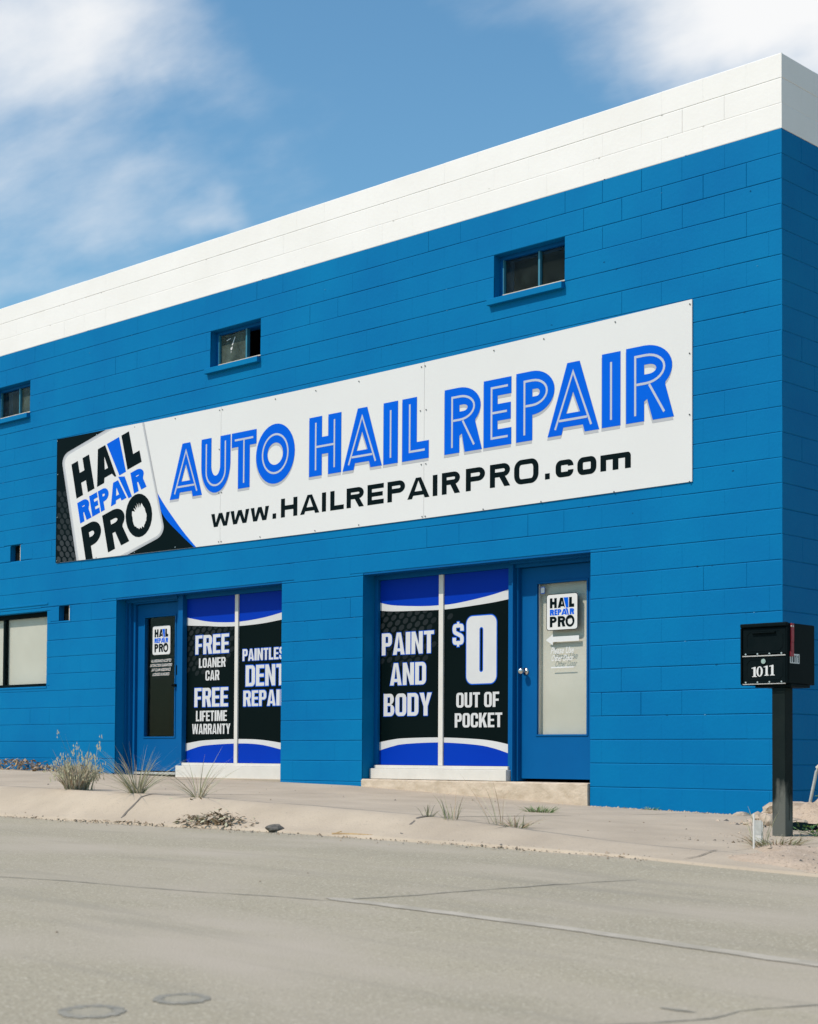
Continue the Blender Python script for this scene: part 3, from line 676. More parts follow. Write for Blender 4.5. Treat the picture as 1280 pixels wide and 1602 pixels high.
# nicks, pinholes and chips in the paint along the bed joints
prn = random.Random(21); pits = MB()
for i in range(150):
    n = prn.randrange(1, 29); x = -prn.random()**1.3*11; z = HT-n*C+prn.choice((0, 0, 0, prn.uniform(-C, 0)))
    if any(o[0]-.02 < x < o[1]+.02 and o[2]-.02 < z < o[3]+.02 for o in OPEN) or (-9.8 < x < -.78 and 2.70 < z < 4.29): continue
    w, h = prn.uniform(.003, .013), prn.uniform(.002, .005)
    k = 2 if n < 3 else prn.choice((0, 0, 0, 1))
    pits.add([(x-w, -.0036, z), (x-w*.3, -.0036, z-h), (x+w*.8, -.0036, z-h*.6), (x+w, -.0036, z+h*.3), (x+w*.1, -.0036, z+h)], [(0, 1, 2, 3, 4)], k)
pt = pits.build('paint_nicks', [M['pit'], M['chip'], M['pit_white']], front); pt['kind'] = 'stuff'
# drip lip along the bottom of each shop lintel
for o in OPEN[:2]:
    mb = MB(); mb.box(o[0]+.001, o[1]-.001, .004, .12, 2.243, 2.262); mb.build('drip_edge', M['blue_trim'], front, .002)

# ---- high windows
wrng = random.Random(8)
def high_window(o, kind):
    a, b, c, d = o[:4]; w = b-a; h = d-c; t = .022; y0, y1 = .085, .135
    mb = MB()
    mb.box(a, b, y0, y1, d-.035, d); mb.box(a, b, y0, y1, c, c+.035); mb.box(a, a+.035, y0+.0005, y1, c+.035, d-.035); mb.box(b-.03, b, y0+.0005, y1, c+.035, d-.035)
    mid = a+w*(.60 if kind == 1 else .56)
    wd = mb.build('window', M['blue_trim'], B, .002)
    mb = MB(); mb.box(mid-.011, mid+.011, y0+.004, y1-.002, c+.035, d-.035); mb.build('glazing_bar', M['teal_trim'], wd, .001)
    mb = MB(); mb.box(a+.036, b-.031, y0-.004, y0+.02, c+.036, c+.05); mb.build('bottom_rail', M['cream_trim'], wd, .002)
    mb = MB(); mb.box(a+.035, a+.047, y0+.003, y1-.002, c+.05, d-.035); mb.build('side_bead', M['teal_trim'], wd, .001)
    mb = MB(); mb.box(a-.05, b-.0, -.050, .08, c-.062, c-.004)
    mb.add([(a-.05, -.045, c-.0035), (b, -.045, c-.0035), (b, .08, c+.012), (a-.05, .08, c+.012)], [(0, 1, 2, 3)])
    mb.build('sill', M['blue'], wd, .004)
    g1 = MB().box(a+.047, mid-.011, .118, .122, c+.05, d-.035); g2 = MB().box(mid+.011, b-.03, .118, .122, c+.05, d-.035)
    if kind == 0: g1.build('pane', M['glass_dirty'], wd); g2.build('pane', M['glass_dirty'], wd)
    elif kind == 1:
        p = g1.build('pane', M['glass_milky'], wd); p['label'] = 'dusty pane with a chipped white scratch'
        f = Flat(); f.shape([[(a+.13, d-.10), (a+.20, d-.085), (a+.205, d-.092), (a+.14, d-.108)]], .1165); f.shape([[(a+.27, d-.08), (a+.28, d-.085), (a+.235, d-.17), (a+.22, d-.165)]], .1165)
        f.shape([[(a+.20, d-.195), (a+.235, d-.18), (a+.225, d-.215), (a+.205, d-.22)]], .1165); f.shape([[(a+.205, d-.23), (a+.218, d-.235), (a+.208, d-.25)]], .1165)
        f.build('paint_scratch', M['sticker'], wd)
    else: g1.build('pane', M['glass_dirty'], wd); g2.build('pane', M['glass_milky'], wd)
    return wd
for k, kd in enumerate((0, 1, 2, 0, 0)):
    high_window(OPEN[2+k], kd)
# dark room linings so nothing but shade shows inside the high windows
# ---- vents
for o in OPEN[7:9]:
    a, b, c, d = o[:4]
    mb = MB(); mb.box(a+.001, b-.001, .075, .085, c+.001, d-.001); v = mb.build('vent_shade_panel', M['dark'], B)  # near-black panel set shallow, standing in for the shade inside the vent
    mb = MB(); mb.box(b-.055, b-.035, .03, .05, c+.001, d-.001); mb.build('vent_liner', M['cream_trim'], v)
# ---- low windows at the left
for o in OPEN[9:11]:
    a, b, c, d = o[:4]; y0, y1 = .07, .12
    mb = MB(); mb.box(a, b, y0, y1, d-.055, d); mb.box(a, b, y0, y1, c, c+.04); mb.box(a, a+.05, y0+.001, y1, c+.04, d-.055); mb.box(b-.012, b, y0+.001, y1, c+.04, d-.055); mb.box(a+w_ if False else b-1.035, b-.990, y0-.004, y1, c+.04, d-.055)
    wd = mb.build('window', M['sign_black'], B, .002)
    mb = MB(); mb.box(a+.05, b-1.035, .09, .094, c+.04, d-.055); mb.build('pane', M['glass'], wd)
    mb = MB(); mb.box(b-.990, b-.012, .09, .094, c+.04, d-.055); mb.build('pane', M['glass'], wd)
    mb = MB(); mb.box(a, b, .122, .128, c, d); mb.build('blind', M['blind'], wd)
    mb = MB(); mb.box(a-.02, b+.01, -.008, .069, c-.025, c-.001); mb.build('sill', M['blue'], wd, .004)
    mb = MB(); mb.box(a-.08, b+.02, -.010, .03, d+.075, d+.10); mb.build('drip_edge', M['blue'], wd, .004)

# ---- shared print pieces for the shop windows
def spline(pts, n=14):
    """smooth curve through (x, z) points"""
    out = []
    P = [pts[0]]+list(pts)+[pts[-1]]
    for i in range(1, len(P)-2):
        for k in range(n):
            t = k/n; a, b, c, d = P[i-1], P[i], P[i+1], P[i+2]
            out.append(tuple(.5*((2*b[j])+(-a[j]+c[j])*t+(2*a[j]-5*b[j]+4*c[j]-d[j])*t*t+(-a[j]+3*b[j]-3*c[j]+d[j])*t**3) for j in (0, 1)))
    out.append(pts[-1]); return out
def at_x(c, x):
    for (x0, z0), (x1, z1) in zip(c, c[1:]):
        if x0 <= x <= x1: return z0+(z1-z0)*(x-x0)/(x1-x0+1e-9)
    return c[0][1] if x < c[0][0] else c[-1][1]
def seg(c, x0, x1): return [(x0, at_x(c, x0))]+[p for p in c if x0 < p[0] < x1]+[(x1, at_x(c, x1))]
def shop_window(x0, xm0, xm1, x1, zb, zt, curves, texts, dots, y=.20, sealz=.16, stiles=None, x_pl=None):
    fr = MB()
    for q in stiles: fr.box(*q)
    fr.box(stiles[0][1]+.0005, stiles[1][0]-.0005, .17, .26, zt, zt+.06)
    wd = fr.build('shop_window', M['blue_trim'], B, .003)
    mb = MB(); mb.box(xm0, xm1, y-.018, y+.03, zb-.001, zt-.001); mb.build('mullion', M['white_trim'], wd, .003)
    mb = MB(); mb.box(x_pl[0], x_pl[1], .095, y+.03, x_pl[2], zb-.035); mb.build('base_panel', M['white_trim'], wd, .004)
    mb = MB(); mb.box(x0-.02, x1+.02, .14, y+.03, zb-.034, zb-.002); mb.build('sill', M['white_trim'], wd, .003)
    T0, T1, B0, B1 = curves
    for (a, b) in ((x0, xm0-.001), (xm1+.001, x1)):
        mb = MB(); mb.box(a, b, y, y+.006, zb, zt-.001); mb.build('pane', M['vinyl_black'], wd)
        for sh, dy, nm, mm in (([(a, zt-.002)]+seg(T0, a, b)+[(b, zt-.002)], .0015, 'blue_panel', 'vinyl_blue'), ([(a, zb+.001)]+seg(B1, a, b)+[(b, zb+.001)], .0015, 'blue_panel', 'vinyl_blue'),
                               (seg(T1, a, b)+list(reversed(seg(T0, a, b))), .0020, 'white_band', 'vinyl_white'), (seg(B1, a, b)+list(reversed(seg(B0, a, b))), .0020, 'white_band', 'vinyl_white')):
            Flat().shape([sh], y-dy).build(nm, M[mm], wd)
    fd = [Flat(), Flat()]
    for (cx, cz, lv) in dots:
        fd[lv].shape([[(cx+p[0], cz+p[1]) for p in [(c_*.040*math.cos(.5)-s_*.026*math.sin(.5), c_*.040*math.sin(.5)+s_*.026*math.cos(.5)) for c_, s_ in [(math.cos(R_(30*k)), math.sin(R_(30*k))) for k in range(12)]]]], y-.0012)
    for k, mm in ((0, 'dotB'), (1, 'dotC')):
        if fd[k].v: tag(fd[k].build('dot_pattern', M[mm], wd), kind='stuff')
    for (txt, a, b, c, d, outl) in texts:
        fo = Flat()
        kw = dict(s=.165, t=.155, gap=.05, r=.34)
        for g in word(txt, a+outl, b-outl, c+outl, d-outl, **kw):
            if outl: fo.shape(g, y-.0030, outl)
            Flat().shape(g, y-.0042).build('letter', M['vinyl_white'], wd)
        if outl: fo.build('outline', M['vinyl_edge'], wd)
    return wd
def dotfield(x0, x1, z0, z1, fade, skip, seed):
    r = random.Random(seed); out = []
    for j in range(20):
        for i in range(20):
            x = x0+.105*i+.0525*(j % 2); z = z1-.058*j+(x-x0)*.12
            if x > x1 or z < z0 or any(a < x < b for a, b in skip): continue
            d = (x-fade[0])**2+((z-fade[1])*1.2)**2
            if d < fade[2]**2: out.append((x, z, 0))
            elif d < fade[3]**2: out.append((x, z, 1))
    return out
Y = .20
# right-hand shop window
T0 = spline([(-4.61, 1.990), (-4.40, 1.945), (-4.03, 1.914), (-3.78, 1.908), (-3.60, 1.912), (-3.334, 1.939), (-3.10, 1.972), (-2.90, 2.012)])
T1 = spline([(-4.61, 1.905), (-4.40, 1.885), (-4.03, 1.871), (-3.78, 1.864), (-3.60, 1.867), (-3.334, 1.881), (-3.10, 1.897), (-2.90, 1.918)])
B0 = spline([(-4.61, .588), (-4.40, .620), (-4.22, .634), (-3.772, .640), (-3.327, .624), (-3.10, .603), (-2.90, .568)])
B1 = spline([(-4.61, .503), (-4.40, .552), (-4.22, .578), (-3.772, .592), (-3.327, .570), (-3.10, .536), (-2.90, .482)])
sw2 = shop_window(-4.565, -3.780, -3.722, -2.912, .372, 2.20, (T0, T1, B0, B1),
    [('PAINT', -4.545, -3.845, 1.448, 1.676, .006), ('AND', -4.432, -3.945, 1.148, 1.377, .006), ('BODY', -4.515, -3.870, .846, 1.078, .006),
     ('OUT OF', -3.564, -3.040, .921, 1.062, 0), ('POCKET', -3.582, -3.003, .733, .868, 0)],
    dotfield(-4.54, -2.93, 1.2, 1.86, (-4.25, 1.85, .33, .62), [(-3.81, -3.69)], 1),
    stiles=[(-4.614, -4.566, .165, .26, .14, 2.26), (-2.911, -2.845, .165, .26, .14, 2.26)], x_pl=(-4.600, -2.875, .236))
fo = Flat(); fi = Flat()
g0 = shift(glyph('0', .365, .636, .158, .10, .20), -3.440, 1.143); g0 = [g0[0], shift([rrect(0, 0, .046, .422, *[(.023, .023)]*4)], -3.2805, 1.250)[0]]
g1 = shift(glyph('$', .142, .235, .047, .034, .3), -3.615, 1.500)
fo.shape(g0, Y-.003, .010); Flat().shape(g0, Y-.0042).build('letter', M['vinyl_white'], sw2)
for k, c in enumerate(g1): fo.shape([c], Y-.003-.0002*k, .008); fi.shape([c], Y-.0042-.0002*k)
fo.build('outline', M['vinyl_edge'], sw2); fi.build('letter', M['vinyl_white'], sw2)
# left-hand shop window
T0 = spline([(-7.60, 2.005), (-7.50, 1.985), (-7.213, 1.935), (-6.978, 1.912), (-6.67, 1.902), (-6.298, 1.924), (-5.987, 1.966), (-5.78, 2.0)])
T1 = spline([(-7.60, 1.91), (-7.50, 1.902), (-7.213, 1.884), (-6.978, 1.866), (-6.67, 1.856), (-6.298, 1.865), (-5.987, 1.890), (-5.78, 1.91)])
B0 = spline([(-7.60, .578), (-7.40, .604), (-7.194, .622), (-6.70, .633), (-6.326, .625), (-6.004, .593), (-5.78, .56)])
B1 = spline([(-7.60, .485), (-7.40, .534), (-7.194, .565), (-6.70, .585), (-6.326, .574), (-6.003, .524), (-5.78, .48)])
sw1 = shop_window(-7.545, -6.722, -6.668, -5.822, .374, 2.20, (T0, T1, B0, B1),
    [('FREE', -7.400, -6.823, 1.567, 1.790, .007), ('LOANER', -7.330, -6.883, 1.423, 1.529, 0), ('CAR', -7.217, -6.985, 1.280, 1.390, 0),
     ('FREE', -7.408, -6.830, .983, 1.206, .007), ('LIFETIME', -7.372, -6.853, .832, .947, 0), ('WARRANTY', -7.435, -6.795, .690, .802, 0),
     ('PAINTLESS', -6.612, -5.852, 1.468, 1.606, .006), ('DENT', -6.562, -5.925, 1.190, 1.432, .009), ('REPAIR', -6.596, -5.872, .977, 1.160, .008)],
    dotfield(-7.52, -5.83, 1.2, 1.87, (-7.25, 1.85, .28, .60), [(-6.75, -6.64)], 2),
    stiles=[(-7.625, -7.546, .135, .26, .16, 2.26), (-5.821, -5.786, .165, .26, .16, 2.26)], x_pl=(-7.60, -5.80, .20))

# ---- the logo, drawn in unit coordinates (u right, v up) and mapped to where it stands
def logo_shapes():
    L_ = {}
    S = dict(r=.5)
    def put(ch, u0, u1, v0, v1, s, t, r=.5): return shift(glyph(ch, u1-u0, v1-v0, s, t, r), u0, v0)
    black = []; blue = []
    black.append(put('H', 0, .285, .655, 1.0, .105, .10)); 
    black.append([[(.325, .655), (.435, .655), (.452, .70), (.565, .70), (.60, .655), (.62, .655), (.54, 1.0), (.425, 1.0)], [(.475, .775), (.50, .90), (.525, .775)]])
    blue.append([[(.565, 1.0), (.755, 1.0), (.765, .645), (.665, .645)]])
    black.append(put('L', .79, 1.0, .655, 1.0, .115, .115))
    blue.append(put('R', 0, .175, .405, .61, .068, .055)); blue.append(put('E', .19, .310, .405, .61, .060, .052)); blue.append(put('P', .325, .475, .405, .61, .058, .050))
    blue.append([[(.475, .405), (.55, .405), (.56, .435), (.625, .435), (.635, .405), (.71, .405), (.635, .61), (.56, .61)], [(.572, .475), (.595, .55), (.615, .475)]])
    blue.append([[(.645, .64), (.735, .61), (.785, .39), (.735, .39)]])
    blue.append(put('R', .82, 1.0, .405, .61, .068, .055))
    black.append(put('P', 0, .285, .0, .365, .105, .085)); black.append(put('R', .33, .64, .0, .365, .105, .085))
    o = [(.83+.185*math.cos(R_(a)), .185+.205*math.sin(R_(a))) for a in range(0, 360, 15)]
    r = random.Random(4); i = []
    for a in range(0, 360, 9):
        k = 1+r.uniform(-.07, .05)
        if 60 < a < 150: k *= (.62 if (a//9) % 2 else 1.02)
        if 240 < a < 300: k *= (.93 if (a//9) % 2 else 1.04)
        i.append((.835+.098*k*math.cos(R_(a)), .180+.125*k*math.sin(R_(a))))
    black.append([o, i])
    return black, blue
LB, LU = logo_shapes()
def place_logo(parent, fn, y, card=True, cm='sign_white', edge='sign_edge', thick=0, bl='sign_black', bu='sign_blue'):
    if card:
        f = Flat(); f.shape([rrect(-.15, -.115, 1.15, 1.14, *[(.12, .10)]*4, n=5)], y, 0, fn); f.build('card_edge', M[edge], parent)
        f = Flat(); f.shape([rrect(-.125, -.095, 1.125, 1.12, *[(.10, .08)]*4, n=5)], y-.001, 0, fn); f.build('card', M[cm], parent)
    f = Flat()
    for g in LB: f.shape(g, y-.0022, 0, fn)
    f.build('lettering', M[bl], parent)
    f = Flat()
    for g in LU: f.shape(g, y-.0022, 0, fn)
    f.build('lettering', M[bu], parent)
def text_mesh(txt, x0, x1, z0, z1, y, name, m, parent, shear=0.0, bold=0.01, flip=False):
    cu = bpy.data.curves.new('t', 'FONT'); cu.body = txt; cu.size = 1; cu.offset = bold; cu.resolution_u = 3
    to = bpy.data.objects.new('t', cu); COL.objects.link(to); bpy.context.view_layer.update()
    me = bpy.data.meshes.new_from_object(to.evaluated_get(bpy.context.evaluated_depsgraph_get()))
    bpy.data.objects.remove(to); bpy.data.curves.remove(cu)
    X = [v.co.x for v in me.vertices]; Z = [v.co.y for v in me.vertices]; a, b, c, d = min(X), max(X), min(Z), max(Z)
    for v in me.vertices:
        u = (v.co.x-a)/(b-a); w = (v.co.y-c)/(d-c)
        v.co = (x0+(x1-x0-shear*(z1-z0))*u+shear*(z1-z0)*w, y, z0+(z1-z0)*w)
    me.name = name; me.update(); return link(name, me, m, parent)

# ---- doors
def door(x0, x1, z0, z1, gx0, gx1, gz0, gz1, y, jamb_l, jamb_r, head):
    fr = MB(); 
    for q in jamb_l+jamb_r+head: fr.box(*q)
    df = fr.build('door_frame', M['blue_trim'], B, .003)
    mb = MB(); y1 = y+.045
    mb.box(x0, gx0, y, y1, z0, z1); mb.box(gx1, x1, y, y1, z0, z1); mb.box(gx0, gx1, y, y1, z0, gz0); mb.box(gx0, gx1, y, y1, gz1, z1)
    d = mb.build('door', M['blue_trim'], B, .0)
    mb = MB(); t = .016
    for q in ((gx0-t, gx0, gz0-t, gz1+t), (gx1, gx1+t, gz0-t, gz1+t), (gx0, gx1, gz0-t, gz0), (gx0, gx1, gz1, gz1+t)): mb.box(q[0], q[1], y-.008, y-.0005, q[2], q[3])
    mb.build('glass_stop', M['blue_trim'], d, .003)
    mb = MB(); mb.box(gx0, gx1, y+.018, y+.023, gz0, gz1); mb.build('pane', M['glass'], d)
    return d
# right door
D2 = door(-2.822, -1.985, .262, 2.19, -2.632, -2.078, .664, 2.035, .245,
     [(-2.8445, -2.823, .20, .33, .24, 2.25), (-2.860, -2.846, .15, .30, .24, 2.259)], [(-1.984, -1.863, .20, .33, .24, 2.25)], [(-2.844, -1.863, .18, .33, 2.195, 2.258), (-2.844, -1.863, .10, .179, 2.225, 2.2585)])
D2['label'] = 'door with pale board behind its glass and a round knob'
mb = MB(); mb.box(-2.68, -2.03, .300, .310, .62, 2.09); mb.build('backing_board', M['board'], D2)
mb = MB(); mb.box(-2.636, -2.624, .262, .30, .664, 2.035); mb.build('edge_strip', M['white_trim'], D2)
mb = MB(); mb.tube([(-2.765, .244, 1.243), (-2.765, .236, 1.243)], .034, 20); mb.tube([(-2.765, .236, 1.243), (-2.765, .20, 1.243)], .012, 12)
prof = [(.200, .012), (.196, .022), (.186, .029), (.172, .031), (.160, .028), (.152, .018), (.149, .004)]
v = []; f = []
for yy, rr in prof:
    for k in range(20): v.append((-2.765+rr*math.cos(R_(18*k)), yy, 1.243+rr*math.sin(R_(18*k))))
for i in range(len(prof)-1):
    for k in range(20): f.append((i*20+k, i*20+(k+1) % 20, (i+1)*20+(k+1) % 20, (i+1)*20+k))
f.append(tuple((len(prof)-1)*20+k for k in range(20))); mb.add(v, f); mb.build('door_knob', M['chrome'], D2, smooth=True)
mb = MB(); mb.box(-2.514, -2.182, .238, .256, 1.602, 1.930)
mb.build('logo_panel', M['sign_shade'], D2, .012)
place_logo(D2, lambda u, v: (-2.484+u*.272, 1.632+v*.262), .236, True, edge='sign_black')
f = Flat(); f.shape([[(-2.548, 1.520), (-2.470, 1.571), (-2.470, 1.548), (-2.178, 1.548), (-2.178, 1.500), (-2.470, 1.500), (-2.470, 1.470)]], .261); f.build('arrow', M['sticker'], D2)
text_mesh('Please Use', -2.495, -2.225, 1.392, 1.452, .2615, 'lettering', M['sticker'], D2, .25, .012)
text_mesh('Other Door', -2.490, -2.232, 1.325, 1.382, .261, 'lettering', M['sticker'], D2, .25, .012)
f = Flat(); f.shape([rrect(-2.49, 1.262, -2.235, 1.274)], .261); f.build('underline', M['sticker'], D2)
f = Flat(); f.shape([rrect(-2.612, 1.945, -2.562, 2.01, *[(.012, .012)]*4)], .261); f.build('small_sticker', M['vinyl_edge'], D2)
f = Flat(); f.shape([rrect(-2.608, 1.952, -2.566, 2.003, *[(.008, .008)]*4)], .2595); f.build('small_sticker', M['sticker'], D2)
# left door
D1 = door(-8.475, -7.716, .275, 2.19, -8.335, -7.790, .665, 2.035, .235,
     [(-8.579, -8.555, .13, .33, .2, 2.259), (-8.554, -8.520, .16, .33, .2, 2.25), (-8.519, -8.476, .20, .33, .2, 2.22)], [(-7.715, -7.627, .20, .33, .2, 2.25)],
     [(-8.5545, -7.628, .12, .159, 2.21, 2.2585), (-8.475, -7.628, .162, .33, 2.195, 2.2495)])
D1['label'] = 'door with dark glass, a black lever and the small print'
mb = MB(); mb.box(-7.80, -7.74, .19, .205, 1.232, 1.250); mb.box(-7.770, -7.755, .19, .2345, 1.225, 1.257); mb.build('door_handle', M['black_metal'], D1, .003)
mb = MB(); mb.box(-7.762, -7.752, .225, .2345, 1.36, 1.47); mb.build('lock_plate', M['black_metal'], D1, .002)
mb = MB(); mb.box(-8.47, -7.72, .19, .27, .235, .262); mb.build('threshold', M['galv'], D1, .002)
place_logo(D1, lambda u, v: (-8.180+u*.245, 1.632+v*.262), .249, True, edge='sticker', cm='sticker')
for i, (t, w) in enumerate((('ALL INSURANCE ACCEPTED', .185), ('SATISFACTION GUARANTEED', .200), ('24/7 CLAIM ASSISTANCE', .175), ('LICENSED & INSURED', .155))):
    text_mesh(t, -8.058-w, -8.058+w, 1.516-.0515*i, 1.550-.0515*i, .249, 'lettering', M['sticker'], D1, .25, .012)

# ---- concrete step under the right-hand opening
ST = MB()
def step_mesh():
    bm = bmesh.new(); r = random.Random(2)
    nx = 60; ny = 3; nz = 5; x0, x1, y0, y1 = -4.600, -1.872, -.022, .34
    v = {}
    for i in range(nx+1):
        for j, (yy, zz) in enumerate([(y1, 0), (y0+.012, 0), (y0, -.010), (y0-.003, -.07), (y0-.002, -.14), (y0, -.30)]):
            x = x0+(x1-x0)*i/nx; top = .232
            v[i, j] = bm.verts.new((x, yy+(r.uniform(-.004, .004) if j else 0), top+zz+(r.uniform(-.003, .003) if j in (1, 2) else 0)))
    for i in range(nx):
        for j in range(5): bm.faces.new((v[i, j], v[i, j+1], v[i+1, j+1], v[i+1, j]))
    for i in (0, nx):
        c = bm.verts.new((x0 if i == 0 else x1, y1, -.07)); fs = [v[i, j] for j in range(6)]+[c]
        bm.faces.new(fs if i else list(reversed(fs)))
    bmesh.ops.recalc_face_normals(bm, faces=bm.faces)
    me = bpy.data.meshes.new('concrete_step'); bm.to_mesh(me); bm.free(); return me
tag(link('concrete_step', step_mesh(), M['step']), 'long low cream concrete step under the PAINT AND BODY window and right door', 'step')
mb = MB(); mb.box(-8.572, -5.79, .04, .34, -.2, .212); tag(mb.build('concrete_threshold', M['conc'], None, .006), 'thin concrete threshold beneath the left door and the FREE LOANER CAR window', 'threshold')

# ------------------------------------------------------------------ the long banner sign
S = empty('banner_sign', (-5.30, -.012, 2.72), 'long white wall sign reading AUTO HAIL REPAIR with a tilted black and blue logo card', 'sign')
S.location = (0, 0, 0)
YS = -.014
SX = [-9.765, -6.752, -3.802, -.822]
def ztop(x): return 4.262-.045*math.sin(math.pi*(x+9.765)/8.943)*1.0
def zbot(x): return 2.762-.028*math.sin(math.pi*(x+9.765)/8.943)-.02*(x+9.765)/8.943
for a, b in zip(SX, SX[1:]):
    a2, b2 = a+.0015, b-.0015; n = 8; v = []; f = []
    for i in range(n+1):
        x = a2+(b2-a2)*i/n
        v += [(x, YS, zbot(x)), (x, YS, ztop(x)), (x, -.002, zbot(x)), (x, -.002, ztop(x))]
    for i in range(n):
        k = 4*i; f += [(k, k+4, k+5, k+1), (k+2, k+3, k+7, k+6), (k+1, k+5, k+7, k+3), (k, k+2, k+6, k+4)]
    f += [(0, 1, 3, 2), (4*n, 4*n+2, 4*n+3, 4*n+1)]
    MB().add(v, f).build('panel', M['sign_white'], S)
def clipx(poly, fn, keep):  # Sutherland-Hodgman against fn(p) >= 0
    out = []
    for i in range(len(poly)):
        a, b = poly[i-1], poly[i]; fa, fb = fn(a), fn(b)
        if (fa >= 0) != (fb >= 0): t = fa/(fa-fb); out.append((a[0]+(b[0]-a[0])*t, a[1]+(b[1]-a[1])*t))
        if fb >= 0: out.append(b)
    return out
def to_sign(poly):
    p = clipx(poly, lambda q: ztop(q[0])-.0005-q[1], 1); p = clipx(p, lambda q: q[1]-zbot(q[0])-.0005, 1); return clipx(p, lambda q: q[0]-SX[0]-.0005, 1)
# black corner with its blue sweep
sweep_w = spline([(-8.10, 4.22), (-8.02, 3.85), (-7.938, 3.561), (-7.759, 3.317), (-7.502, 3.050), (-7.313, 2.872), (-7.138, 2.725)])
sweep_b = spline([(-7.98, 3.58), (-7.930, 3.44), (-7.866, 3.342), (-7.692, 3.108), (-7.416, 2.895), (-7.250, 2.778), (-7.168, 2.725)])
f = Flat(); f.shape([to_sign([(-9.9, 2.6), (-7.10, 2.6), (-7.138, 2.725)]+list(reversed([p for p in sweep_w if p[1] < 3.6]))+[(-8.2, 4.3), (-9.9, 4.3)])], YS-.0010); f.build('blue_sweep', M['sign_blue'], S)
f = Flat(); f.shape([to_sign([(-9.9, 2.6), (-7.20, 2.6)]+list(reversed(sweep_b))+[(-8.3, 4.3), (-9.9, 4.3)])], YS-.0020); f.build('black_corner', M['sign_black'], S)
dots = [Flat(), Flat(), Flat()]
for j in range(17):
    for i in range(7):
        x = -9.70+.118*i+.059*(j % 2); z = 2.80+.066*j-(x+9.7)*.12
        if x > -9.36+(z-2.75)*-.22+.1 or z > 3.62: continue
        lv = 0 if z < 3.05 else 1 if z < 3.32 else 2
        e = [(x+.046*math.cos(R_(a_))*math.cos(-.5)-.030*math.sin(R_(a_))*math.sin(-.5), z+.046*math.cos(R_(a_))*math.sin(-.5)+.032*math.sin(R_(a_))*math.cos(-.5)) for a_ in range(0, 360, 30)]
        e = to_sign(e)
        if len(e) > 3: dots[lv].shape([e], YS-.0027)
for k, mm in enumerate(('dotA', 'dotB', 'dotC')): tag(dots[k].build('dot_pattern', M[mm], S), kind='stuff')
# tilted logo card
def card_fn(u, v):
    tl, tr, bl, br = (-9.461, 3.918), (-8.239, 4.197), (-9.139, 2.698), (-7.877, 3.014)
    return tuple((1-u)*(v*tl[k]+(1-v)*bl[k])+u*(v*tr[k]+(1-v)*br[k]) for k in (0, 1))
def mapped(cs, fn): return [to_sign([fn(*p) for p in c]) for c in cs]
def rr_card(m, r): return rrect(-m, -m*.82, 1+m*.9, 1+m, *[(r, r*.8)]*4, n=7)
f = Flat(); f.shape(mapped([rr_card(.138, .12)], card_fn), YS-.0036); f.build('card_edge', M['sign_shade'], S)
f = Flat(); f.shape(mapped([rr_card(.124, .11)], lambda u, v: card_fn(u+.004, v)), YS-.0044); f.build('card_edge', M['sign_edge'], S)
f = Flat(); f.shape(mapped([rr_card(.107, .10)], lambda u, v: card_fn(u+.006, v)), YS-.0052); f.build('card', M['sign_white'], S)
f = Flat()
for g in LB: f.shape(mapped(g, card_fn), YS-.0064)
f.build('lettering', M['sign_black'], S)
f = Flat()
for g in LU: f.shape(mapped(g, card_fn), YS-.0064)
f.build('lettering', M['sign_blue'], S)
